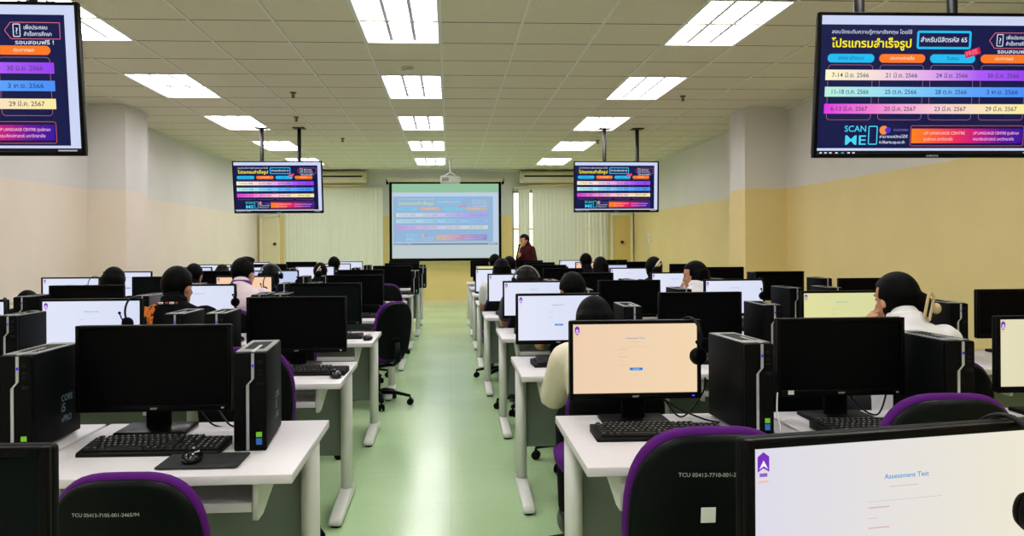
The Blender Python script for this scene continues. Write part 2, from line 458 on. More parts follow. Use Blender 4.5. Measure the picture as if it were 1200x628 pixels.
# back wall with two tall window openings and two door openings
WL, WR = (-3.72, -1.57), (1.44, 3.66); WZ0, WZ1 = .3, 2.62
mb = MB()
def bw(x0, x1, z0, z1): mb.box(((x0 + x1) / 2, YB + T / 2, (z0 + z1) / 2), (x1 - x0, T, z1 - z0))
bw(XL - T, XR + T, WZ1, ZC + .1)
for x0, x1 in ((XL - T, WL[0]), (WL[1], WR[0]), (WR[1], XR + T)): bw(x0, x1, 0, WZ1)
for x0, x1 in (WL, WR): bw(x0, x1, 0, WZ0)
struct(mb.build('wall_back', M['wall_b']))
for nm, x0, x1, y0, y1, mm in (('column_left', XL, -3.88, 9.72, 10.4, M['wall_l']), ('column_right', 3.73, XR, 9.78, 10.32, M['wall_r'])):
    struct(MB().box(((x0 + x1) / 2, (y0 + y1) / 2, ZC / 2), (x1 - x0, y1 - y0, ZC)).build(nm, mm))
for i, (nm, c, d) in enumerate((('baseboard_left', (XL + .006, (YB + YF) / 2, .05), (.012, YB - YF, .1)), ('baseboard_right', (XR - .006, (YB + YF) / 2, .05), (.012, YB - YF, .1)),
                                ('baseboard_back', ((WL[1] + WR[0]) / 2, YB - .006, .05), (WR[0] - WL[1], .012, .1)))):
    struct(MB().box(c, d).build(nm, M['door_c']))
for i, (x0, x1) in enumerate((WL, WR)):
    w = struct(empty('window_%d' % (i + 1), ((x0 + x1) / 2, YB + .1, WZ0)))
    W = x1 - x0; Hh = WZ1 - WZ0
    fr = MB()
    for cx, cz, sx, sz in ((-W / 2 + .025, Hh / 2, .05, Hh), (W / 2 - .025, Hh / 2, .05, Hh), (0, .025, W, .05), (0, Hh - .025, W, .05), (0, Hh / 2, .05, Hh), (0, Hh * .62, W, .04)):
        fr.box((cx, 0, cz), (sx, .05, sz), .006)
    fr.build('window_frame', M['alu'], w)
    MB().box((0, 0, Hh / 2), (W - .06, .006, Hh - .06)).build('window_pane', M['glass'], w)
for i, (x0, x1, m, hx) in enumerate(((3.72, 4.24, M['door_y'], .17), (-4.28, -3.84, M['door_c'], -.3))):
    d = struct(empty('door_%d' % (i + 1), ((x0 + x1) / 2, YB - .03, 0)))
    W = x1 - x0
    pm = MB(); pm.box((0, 0, 1.02), (W - .1, .04, 2.02), .004); pm.build('door_panel', m, d)
    fm = MB(); fm.box((-W / 2 + .03, -.005, 1.03), (.06, .07, 2.06), .004).box((W / 2 - .03, -.005, 1.03), (.06, .07, 2.06), .004).box((0, -.005, 2.06), (W, .07, .06), .004)
    fm.build('door_frame', M['frame'], d)
    h = MB(); hx = .12 if i else -.0
    h.cyl((hx, -.04, 1.42), .035, .05, 'Y', bev=.01).ball((hx, -.085, 1.42), .032); h.build('door_handle', M['dark'], d)

# ceiling: tiles with openings for the fixtures, and the grid
TP = .635; GX0 = -.063; LROWS = [6.72 + 2.54 * k for k in range(-3, 5)]   # far edge of every fixture
LCOLS = [-.698 - 4 * TP, -.698, -.698 + 4 * TP + .0]
hole = set()
i0 = math.floor((XL - GX0) / TP); i1 = math.ceil((XR - GX0) / TP)
GY0 = 6.72 + .02; j0 = math.floor((YF - GY0) / TP); j1 = math.ceil((YB - GY0) / TP)
for k in range(-3, 5):
    for ci in (-5, -1, 3): hole.add((ci, 4 * k - 1)); hole.add((ci, 4 * k - 2))
cm = MB(); gx = MB(); gy = MB()
for i in range(i0, i1):
    for j in range(j0, j1):
        if (i, j) in hole: continue
        x0, x1 = max(GX0 + i * TP, XL), min(GX0 + (i + 1) * TP, XR); y0, y1 = max(GY0 + j * TP, YF), min(GY0 + (j + 1) * TP, YB)
        if x1 - x0 > .01 and y1 - y0 > .01: cm.box(((x0 + x1) / 2, (y0 + y1) / 2, ZC + .012), (x1 - x0 - .012, y1 - y0 - .012, .02))
cm.box(((XL + XR) / 2, (YB + YF) / 2, ZC + .25), (XR - XL + .4, YB - YF + .4, .02))
struct(cm.build('ceiling', M['tile']))
for i in range(i0 + 1, i1): gx.box((GX0 + i * TP, (YB + YF) / 2, ZC + .001), (.022, YB - YF, .012))
struct(gx.build('trim_1', M['tbar']))
for j in range(j0 + 1, j1): gy.box(((XL + XR) / 2, GY0 + j * TP, ZC + .006), (XR - XL, .012, .01))
M['gap'] = mat('ceiling_gap_painted_shade', (84, 80, 62), .7)  # dark strips paint the shade in the cross joints between tiles
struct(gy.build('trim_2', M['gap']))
tr = MB().box((XL + .012, (YB + YF) / 2, ZC - .012), (.024, YB - YF, .024)).box((XR - .012, (YB + YF) / 2, ZC - .012), (.024, YB - YF, .024)).box(((XL + XR) / 2, YB - .012, ZC - .012), (XR - XL, .024, .024))
struct(tr.build('trim_3', M['tbar']))

ORD = ['nearest', 'second', 'third', 'fourth', 'fifth', 'sixth', 'seventh', 'eighth', 'ninth']
# ceiling fixtures
def make_fixture():
    r = empty('ceiling_light')
    W, L = TP - .03, 2 * TP - .03
    tray = MB()
    tray.box((0, 0, .1), (W, L, .008))
    for sx in (-1, 1): tray.box((sx * (W / 2 - .004), 0, .055), (.008, L, .1)).box((0, sx * (L / 2 - .004), .055), (W, .008, .1))
    tray.build('housing', M['fix_ref'], r)
    fr = MB()
    for sx in (-1, 1): fr.box((sx * (W / 2 + .004), 0, .0), (.02, L + .028, .012), .003).box((0, sx * (L / 2 + .004), .0), (W + .028, .02, .012), .003)
    fr.build('frame', M['white_metal'], r)
    for x in (-.195, 0, .195):
        MB().box((x, 0, .04), (.135, L - .02, .03), .012).build('lamp', M['lamp'], r)
    lv = MB()
    for x in (-.0975, .0975):
        lv.prism([(x - .03, .088), (x + .03, .088), (x + .014, .018), (x - .014, .018)], -L / 2 + .01, L / 2 - .01)
    lv.build('reflector', M['fix_ref'], r)
    return r
fx = make_fixture(); index_kids(fx); first = True
for ci, cn in ((-5, 'left'), (-1, 'middle'), (3, 'right')):
    for k in range(-3, 5):
        if k < -1 and k > -3: pass
        o = fx if first else copy_tree(fx); first = False
        o.location = (GX0 + (ci + .5) * TP, GY0 + (4 * k - 1) * TP, ZC)
        vis = k + (1 if cn == 'left' else 1)
        lab = {-3: 'behind the camera', -2: 'above the camera'}.get(k)
        if lab: lab = 'white ceiling light panel %s, %s row' % (lab, cn)
        else: lab = 'recessed white ceiling light panel, %s of the %s line of lights from the camera' % (ORD[k + 1] if k > -1 else 'nearest', cn)
        tag(o, lab, 'ceiling light', 'recessed light panels in the ceiling')
# sprinklers, smoke detectors
def sprinkler(x, y, lab):
    m = MB(); r = empty('ceiling_sprinkler', (x, y, ZC)); m.cyl((0, 0, -.004), .035, .012, n=16, bev=.003); m.build('escutcheon', M['sprink'], r)
    h = MB(); h.cyl((0, 0, -.03), .009, .045, n=10).cyl((0, 0, -.058), .024, .004, n=14)
    for a in (0, 1): h.tube([(0.016 * (1 if a else -1), 0, -.02), (0.018 * (1 if a else -1), 0, -.04), (0, 0, -.056)], .003, 6)
    h.build('deflector_head', M['sprink'], r); tag(r, lab, 'sprinkler', 'ceiling sprinklers')
for x, y, lab in ((-1.74, 8.95, 'small bronze ceiling sprinkler left of the middle lights, nearest to the camera'), (-2.03, 10.65, 'small ceiling sprinkler above the left far television'),
                  (2.72, 9.05, 'small bronze ceiling sprinkler between right lights and right column'), (2.45, 12.9, 'small ceiling sprinkler above the far right television'), (-1.7, 12.75, 'small ceiling sprinkler between far left television and middle lights')):
    sprinkler(x, y, lab)
for x, y, lab in ((-.4, 8.0 - .33, 'round white smoke detector between the first two middle lights'), (-.35, 15.9, 'round white smoke detector beside the last middle light')):
    r = empty('smoke_detector', (x, y, ZC)); MB().cyl((0, 0, -.008), .06, .016, n=24, bev=.004).build('base', M['ac'], r)
    MB().cyl((0, 0, -.03), .045, .032, n=24, bev=.01).build('cover', M['white_metal'], r); tag(r, lab, 'smoke detector', 'ceiling smoke detectors')

# ------------------------------------------------------------------ televisions
tv_pic = Picture(); tv_pic.rect(.008, .004, .962, .562, (3, 3, 6), 0); poster(tv_pic)
tv_face = tv_pic.mesh('screen', M['disp'], .97, .566, -.0185)
def television(loc, tilt, yaw, poles, lab):
    r = empty('television', loc, yaw); K = 1.307; r.scale = (K, K, K)
    k = empty('tilt', (0, 0, 0)); bpy.data.objects.remove(k)
    rot = Euler((tilt, 0, 0))
    bz = MB()
    for cx, cz, sx, sz in ((-.48, 0, .012, .57), (.48, 0, .012, .57), (0, .28, .972, .012), (0, -.277, .972, .018)): bz.box((cx, -.014, cz), (sx, .03, sz), .003)
    o = bz.build('bezel', M['black_gloss'], r); o.rotation_euler = rot
    b = MB(); b.prism(rrect(.966, .562, .012), -.016, .012, bev=.004).box((0, .028, -.02), (.7, .04, .38), .012)
    o = b.build('housing', M['black'], r); o.rotation_euler = rot
    o = put('screen', tv_face, r); o.rotation_euler = rot
    t = MB(); vs, fs = text_geo('SAMSUNG', .011, .01, 'CENTER'); t.add([(x, -.0305, y - .281) for x, y in vs], fs)
    o = t.build('brand_lettering', M['white_print'], r); o.rotation_euler = rot
    for px in poles:
        p = MB(); top = (ZC - loc[2]) / K; p.tube([(px, .09, -.12), (px, .09, top - .005)], .021, 16); p.build('ceiling_pole', M['dark'], r)
        q = MB(); q.box((px, .09, top - .006), (.13, .13, .01), .003); q.build('ceiling_plate', M['dark'], r)
        a = MB(); a.box((px, .065, -.02), (.05, .03, .34), .004); a.build('mount_bracket', M['dark'], r)
    tag(r, lab, 'television', 'ceiling televisions showing the test poster'); return r
# tilt: the screens lean down a little
television((2.542, 4.026, 2.191), R(6), R(-.5), (-.25, .145), 'large nearest ceiling television at top right, showing the full schedule poster')
television((-2.444, 4.026, 2.200), R(6), R(.5), (-.1, .25), 'large nearest ceiling television at top left, cut by the picture edge')
television((2.451, 11.502, 2.214), R(2.5), R(2), (-.11, .27), 'small far ceiling television hanging right of the projection screen')
television((-2.451, 11.502, 2.220), R(9), R(-.5), (-.2, .21), 'small far ceiling television hanging left of the projection screen')

# ------------------------------------------------------------------ projection screen, projector, air conditioners, blinds
r = empty('projection_screen', (-.09, 17.9, 1.03)); W, H = 2.53, 1.8
MB().box((0, .0, H + .02), (W + .1, .1, .1), .02).build('case', M['ac'], r)
b = MB().box((-W / 2 + .03, 0, H / 2), (.06, .006, H)).box((W / 2 - .03, 0, H / 2), (.06, .006, H)).box((0, 0, H - .045), (W, .006, .06)).box((0, 0, .02), (W, .006, .05))
b.build('black_border', M['black'], r)
MB().box((0, .004, .0), (W, .03, .03), .01).build('bottom_bar', M['black'], r)
for sx in (-1, 1): MB().box((sx * (W / 2 + .04), -.0, H - .02), (.05, .09, .12), .01).build('end_cap', M['black'], r)
pp = Picture(); pp.rect(0, 0, 1, 1, (188, 202, 206), 0); pp.rect(0, .885, 1, 1, (146, 192, 158), 1)
q = Picture(); poster(q, (.68, (178, 204, 226)))
for (u, v, l), c in zip(q.v, q.c): pp.v.append((u / .97 * 1.0, .17 + v / .566 * .715, l + 2)); pp.c.append(c)
pp.f += [tuple(i + 8 for i in f) for f in q.f]
put('picture', pp.mesh('picture', M['proj'], 1, 1, -.004, W - .12, H - .12, 0, H / 2 - .01), r)
tag(r, 'wide pull-down projection screen with a washed-out poster on the back wall', 'projection screen')

r = empty('projector', (.02, 15.6, 2.66))
b = MB(); b.prism(rrect(.4, .13, .03), -.15, .15, bev=.015); b.build('body', M['white_metal'], r)
MB().cyl((.08, .16, 0), .045, .06, 'Y', bev=.008).build('lens', M['black_gloss'], r)
g = MB()
for k in range(7): g.box((-.15 + k * .018, -.153, .0), (.008, .006, .07))
g.build('vent', M['dark'], r)
g = MB()
for s in (-1, 1): g.tube([(0, 0, .16), (s * .12, .05, .07)], .008, 8).tube([(0, 0, .16), (s * .12, -.08, .07)], .008, 8)
g.build('mount_arm', M['white_metal'], r)
MB().tube([(0, 0, .13), (0, 0, ZC - 2.66)], .018, 14).build('ceiling_pole', M['white_metal'], r)
MB().cyl((0, 0, ZC - 2.66 - .008), .07, .015, bev=.003).build('ceiling_plate', M['white_metal'], r)
tag(r, 'white projector on a ceiling pole above the projection screen', 'projector')

def aircon(x0, x1, lab):
    r = empty('air_conditioner', ((x0 + x1) / 2, YB - .13, 2.78)); W = x1 - x0
    ob = [(.13, 0), (-.09, -.0), (-.13, .05), (-.13, .2), (-.1, .26), (.13, .26)]
    MB().prism([(y, z) for y, z in ob], -W / 2, W / 2, bev=.008, mtx=Matrix.Rotation(R(90), 4, 'Z')).build('body', M['ac'], r)
    s = MB(); s.box((0, -.131, .15), (W - .2, .012, .035), .003); s.build('outlet_slot', M['black'], r)
    l = MB(); l.box((0, -.138, .12), (W - .22, .016, .012), .004); l.build('louver', M['ac'], r)
    for s_ in (-1, 1): MB().box((s_ * (W / 2 - .02), -.0, .13), (.05, .268, .268), .01).build('end_cap', M['ac'], r)
    p = MB(); p.tube([(W / 2 - .1, -.05, 0), (W / 2 - .1, -.05, -.05), (-W / 2 + .2, -.05, -.06)], .018, 10); p.build('drain_pipe', M['door_y'], r)
    tag(r, lab, 'air conditioner', 'ceiling-height air conditioners')
aircon(-3.3, -1.85, 'beige wall air conditioner above the left blinds, behind the far left television')
aircon(1.6, 3.0, 'beige wall air conditioner above the right blinds, behind the far right television')

def blinds(ranges, lab, x0, x1, dy):
    r = empty('vertical_blind', ((x0 + x1) / 2, YB - dy, WZ0 - .15)); Z = WZ1 - WZ0 + .2
    MB().box((0, 0, Z), (x1 - x0, .05, .045), .008).build('headrail', M['ac'], r)
    s = MB()
    for a, b in ranges:
        x = a
        while x < b - .02:
            w = .1; c = Vector((x + .045 - (x0 + x1) / 2, 0, 0)); t = R(rnd.uniform(17, 25))
            dx, dy2 = math.cos(t) * w / 2, math.sin(t) * w / 2
            vs = []
            for zz in (0, Z - .02):
                for u in (-1, 0, 1): vs.append((c.x + dx * u, dy2 * u - (.008 if u == 0 else 0), zz))
            fs = [(0, 1, 4, 3), (1, 2, 5, 4)]
            vs += [(vx, vy + .0015, vz) for vx, vy, vz in vs]; fs += [(9, 10, 7, 6), (10, 11, 8, 7), (0, 3, 9, 6), (2, 8, 11, 5)]
            s.add(vs, fs); x += .088
    s.build('slats', M['blind'], r)
    ch = MB(); ch.tube([(-(x1 - x0) / 2 + .05, -.03, Z), (-(x1 - x0) / 2 + .05, -.03, .9)], .004, 6); ch.build('pull_chain', M['ac'], r)
    tag(r, lab, 'window blind', 'pale vertical blinds')
blinds([(-3.72, -1.53)], 'pale vertical blind closed over the left window of the back wall', -3.74, -1.53, .08)
blinds([(1.575, 1.82), (1.9, 3.68)], 'pale vertical blind with bright gaps at the right window behind the standing person', 1.46, 3.69, .08)

r = empty('wall_socket', (XR - .015, 16.6, 1.5))
MB().box((0, 0, 0), (.03, .14, .2), .006).build('plate', M['white_metal'], r); MB().box((-.018, 0, .03), (.01, .05, .05), .004).build('rocker', M['ac'], r)
c = MB(); c.tube([(-.012, .03, -.1), (-.02, .06, -.2), (-.015, .03, -.32), (-.012, .05, -.42)], .006, 6); c.build('cord', M['cable_white'], r)
tag(r, 'white switch box with a dangling cord on the right wall near the door', 'switch')

# ------------------------------------------------------------------ furniture prototypes
DH, DW, DD = .72, .8, .7
def make_desk():
    r = empty('computer_desk')            # origin: floor, middle of the front edge; y into the desk
    MB().box((0, DD / 2, DH - .014), (DW - .004, DD, .028), .003).build('tabletop', M['desk'], r)
    for s in (-1, 1):
        x = s * (DW / 2 - .045)
        l = MB(); l.tube([(x, DD - .16, .045), (x, DD - .16, DH - .03)], .037, 20, ell=(.85, 1.55)); lo = l.build('leg', M['leg'], r)
        f = MB(); f.prism([(.09, .012), (DD - .03, .012), (DD - .03, .045), (DD - .1, .072), (DD - .24, .072), (.12, .045), (.09, .035)], -.032, .032, bev=.008, mtx=Matrix.Translation((x, 0, 0)) @ Matrix.Rotation(R(90), 4, 'Z') @ Matrix.Scale(1, 4))
        f.build('foot', M['leg'], lo)
        e = MB(); e.cyl((x, .125, .007), .026, .014, n=16).cyl((x, DD - .06, .007), .026, .014, n=16); e.build('glide', M['rubber'], lo)
        b = MB(); b.prism([(.06, DH - .03), (.36, DH - .03), (.36, DH - .075), (.12, DH - .15), (.06, DH - .15)], -.009, .009, mtx=Matrix.Translation((s * (DW / 2 - .12), 0, 0)) @ Matrix.Rotation(R(90), 4, 'Z'), bev=.002)
        b.build('drawer_bracket', M['leg'], r)
    MB().box((0, .23, DH - .118), (DW - .262, .34, .016), .003).box((0, .065, DH - .112), (DW - .262, .014, .028), .003).build('keyboard_shelf', M['desk'], r)
    MB().box((0, DD - .13, .45), (DW - .13, .016, .44), .003).build('modesty_panel', M['panel'], r)
    return r

def screen_picture(bg, bg2, ink):
    """the test page on a monitor, unit square"""
    P = Picture()
    P.grad(0, 0, 1, 1, [bg, tuple((a + b) / 2 for a, b in zip(bg, bg2)), bg2], 0)
    A = .59
    lu, lv = .035, .93
    P.poly([(lu - .018, lv - .06), (lu, lv - .04), (lu + .018, lv - .06), (lu + .018, lv + .02), (lu, lv + .045), (lu - .018, lv + .02)], (120, 40, 190), 1)
    P.poly([(lu - .014, lv - .045), (lu, lv + .002), (lu + .014, lv - .045), (lu, lv - .028)], (250, 245, 255), 2)
    P.rect(lu - .012, lv - .085, lu + .012, lv - .066, (150, 90, 190), 1)
    P.rect(lu - .016, lv - .115, lu + .016, lv - .105, (240, 190, 170), 1)
    vs, fs = text_geo('Assessment Test', .022, .012, 'CENTER')
    o = len(P.v)
    for a, b in vs: P.v.append((.5 + a, .78 + b / A, 1)); P.c.append(ink)
    P.f += [tuple(i + o for i in f) for f in fs]
    P.rect(.44, .735, .54, .738, tuple(c * .85 for c in bg), 1)
    soft = tuple(c * .9 for c in bg); red = (bg[0], bg[1] * .8, bg[2] * .8)
    P.rect(.37, .625, .44, .632, red, 1); P.rect(.37, .57, .4, .574, soft, 1)
    P.rect(.37, .515, .44, .522, red, 1); P.rect(.37, .46, .41, .464, soft, 1)
    P.rect(.37, .405, .44, .41, soft, 1); P.rect(.37, .66, .62, .663, soft, 1)
    P.rr(.455, .325, .56, .365, .01, (30, 130, 215), 1)
    P.rect(.48, .341, .535, .349, (190, 220, 245), 2)
    P.rect(.49, .26, .52, .265, soft, 1)
    return P
TINT = {'white': ((226, 230, 248), (216, 222, 244)), 'warm': ((238, 206, 176), (242, 214, 176)), 'yellow': ((222, 222, 158), (214, 216, 160)), 'blue': ((196, 208, 238), (190, 204, 236)),
        'near': ((220, 218, 232), (238, 232, 208)), 'orange': ((248, 204, 170), (248, 206, 174)), 'pale': ((226, 220, 186), (220, 214, 176))}
_mon = {}
def make_monitor(model, state):
    """origin: desk, under the neck; faces -Y"""
    key = (model, state)
    if key in _mon: return copy_tree(_mon[key])
    W, H, z0 = (.532, .302, .075) if model == 'wide' else (.48, .285, .09)
    zc = z0 + H / 2
    r = empty('monitor')
    MB().box((0, .015, .008), (.24, .17, .016), .006).build('base', M['black_gloss'] if model == 'wide' else M['black'], r)
    n = MB(); n.box((0, .035, zc * .5), (.085, .022, zc), .006).box((0, .03, zc), (.12, .03, .12), .008); n.build('neck', M['black'], r)
    hs = MB(); hs.prism(rrect(W, H, .008), -.004, .018, bev=.003).prism(rrect(W * .8, H * .72, .03), .018, .034, bev=.008)
    hs.build('housing', M['black'], r).location = (0, 0, zc)
    b = .013; bb = .022
    bz = MB()
    for cx, cz, sx, sz in ((-W / 2 + b / 2, 0, b, H), (W / 2 - b / 2, 0, b, H), (0, H / 2 - b / 2, W - 2 * b, b), (0, -H / 2 + bb / 2, W - 2 * b, bb)): bz.box((cx, -.009, cz), (sx, .012, sz), .002)
    bo = bz.build('bezel', M['black_gloss'], r); bo.location = (0, 0, zc)
    sw, sh = W - 2 * b, H - b - bb
    if state.startswith('off'):
        s = MB().box((0, -.0045, 0), (sw, .002, sh)).build('screen', M['screen_off_green'] if state == 'off2' else M['screen_off'], r); s.location = (0, 0, zc + (bb - b) / 2)
    else:
        me = screen_picture(*TINT[state], (70, 150, 210)).mesh('screen', M['disp'], 1, 1, -.005, sw, sh)
        s = put('screen', me, r); s.location = (0, 0, zc + (bb - b) / 2)
    t = MB(); vs, fs = text_geo('acer', .014, .012, 'CENTER'); t.add([(x, -.0154, y - H / 2 + .008) for x, y in vs], fs)
    t.build('brand_lettering', M['silver'], bo)
    led = MB(); led.box((W / 2 - .03, -.0155, -H / 2 + .011), (.01, .002, .006), .001); led.build('power_button', emis('power_light', (60, 70, 255), 1.2) if not state.startswith('off') else M['silver'], bo)
    for o in (r, *[x for x in bpy.data.objects if x.parent == r], ): pass
    kids(r); _mon[key] = r
    return r

def kids(r):
    ch = [o for o in list(bpy.data.objects)[-60:] if o.parent == r]
    KIDS[r.name] = [o for o in bpy.data.objects if o.parent == r]
    for c in KIDS[r.name]: KIDS[c.name] = [o for o in bpy.data.objects if o.parent == c]

TW, TD, TH = .102, .325, .312
def make_tower(side_marks=False, lightside=False):
    """origin: desk, middle of the front foot line; front faces -Y"""
    r = empty('computer_tower')
    c = MB(); c.box((0, TD / 2 + .008, TH / 2 + .004), (TW, TD - .016, TH - .008), .004); co = c.build('case', M['tower_side'] if lightside else M['tower'], r)
    MB().box((0, TD / 2 + .008, TH + .001), (TW - .006, TD - .024, .003), .001).build('lit_top_sheet', M['tower_top'], co)  # paler sheet: light falling on the case top, put into its colour
    v = MB()
    for k in range(9): v.box((0, .08 + k * .022, TH + .003), (TW * .62, .005, .002))
    v.build('top_vent', M['port'], co)
    f = MB(); f.prism(rrect(TW, TH, .008, cz=TH / 2), -.004, .012, bev=.004); fo = f.build('front_panel', M['black'], r)
    # zig-zag silver line down the front
    xa, xb = .004, -.012; w = .0092
    z1, z2 = TH * .74, TH * .68
    st = MB(); y = -.006
    st.prism([(xa, TH - .002), (xa + w, TH - .002), (xa + w, z1), (xb + w, z2), (xb + w, .004), (xb, .004), (xb, z2 - .003), (xa, z1 - .003)], y, -.003)
    st.box((xa + w / 2, TD * .25, TH + .003), (w, TD * .5, .003)); st.build('silver_strip', M['silver'], fo)
    MB().box((.009, -.0065, TH * .87), (.007, .002, .009), .001).build('power_light', M['power_blue'], fo)
    b = MB(); b.cyl((.03, -.006, TH - .03), .006, .006, 'Y', n=14).box((.03, -.005, TH - .055), (.014, .004, .006)).box((.03, -.005, TH - .07), (.014, .004, .006)).box((.032, -.005, TH - .1), (.022, .003, .012), .001)
    b.build('ports', M['port'], fo)
    sy = -.0045
    MB().box((.027, sy, .052), (.018, .001, .016)).build('green_sticker', M['green_st'], fo)
    MB().box((.027, sy, .03), (.018, .001, .02)).build('blue_sticker', M['blue_st'], fo)
    if side_marks:
        k = MB()
        for i, (t) in enumerate(('CORE', 'i5', 'vPRO')):
            vs, fs = text_geo(t, .03 if i != 1 else .04, .01, 'LEFT'); k.add([(TW / 2 + .0006, TD - .14 + x, .13 - i * .035 + yy) for x, yy in vs], fs)
        k.build('side_marking', M['mark'], co)
    return r

def make_keyboard():
    r = empty('keyboard')
    W, D = .44, .15
    b = MB(); b.prism([(-D / 2, 0), (D / 2, 0), (D / 2, .026), (D / 2 - .01, .029), (-D / 2 + .008, .014), (-D / 2, .009)], -W / 2, W / 2, bev=.003, mtx=Matrix.Rotation(R(90), 4, 'Z'))
    b.build('body', M['kb'], r)
    k = MB()
    def key(x, row, w):
        y = -D / 2 + .02 + row * .0215; z = .016 + (y + D / 2) * .098
        h = .0075; a = w / 2 - .0012; c = a - .0022; d = .0093; e = .0072
        k.add([(x - a, y - d, z), (x + a, y - d, z), (x + a, y + d, z), (x - a, y + d, z), (x - c, y - e, z + h), (x + c, y - e, z + h), (x + c, y + e + .001, z + h), (x - c, y + e + .001, z + h)],
              [(0, 1, 5, 4), (1, 2, 6, 5), (2, 3, 7, 6), (3, 0, 4, 7), (4, 5, 6, 7)])
        if w < .03: k.add([(x - .004, y + .001, z + h + .0002), (x + .001, y + .001, z + h + .0002), (x + .001, y + .005, z + h + .0002), (x - .004, y + .005, z + h + .0002)], [(0, 1, 2, 3)], 1)
    x0 = -W / 2 + .016
    for row in range(6):
        if row == 0: ws = [1.3, 1.2, 1.2, 6.2, 1.2, 1.2, 1.2, 1.3]
        else: ws = [[2.2] + [1] * 10 + [2.6], [1.8] + [1] * 11 + [2.0], [1.5] + [1] * 12 + [1.3], [1] * 13 + [1.8], [1, .5] + [1] * 12 + [1.3]][row - 1]
        u = .28 / sum(ws); x = x0
        for i, w in enumerate(ws):
            if not (row == 5 and i == 1): key(x + w * u / 2, row, w * u)
            x += w * u
        for i in range(3):
            if row not in (0, 2) or (row == 0) or (row == 2 and i == 1): key(x0 + .292 + i * .019, row if row else 0, .019)
        if row < 5:
            for i in range(4): key(x0 + .356 + i * .019, row, .019)
    k.build('keys', [M['key'], M['white_print']], r)
    for s in (-1, 1): MB().box((s * .18, D / 2 - .015, .006), (.03, .012, .012), .002).build('riser', M['kb'], r)
    return r

def make_mouse():
    r = empty('computer_mouse')
    b = MB(); b.loft([((0, 0, .0), .027, .05), ((0, 0, .012), .031, .054), ((0, -.002, .024), .028, .048), ((0, -.006, .033), .019, .034), ((0, -.008, .037), .006, .012)], 24, p=2.3)
    b.build('shell', M['mouse'], r)
    MB().cyl((0, .026, .03), .009, .007, 'X', n=14).build('scroll_wheel', M['tower_top'], r)
    MB().box((0, .03, .0295), (.0012, .035, .004)).build('button_gap', M['rubber'], r)
    return r

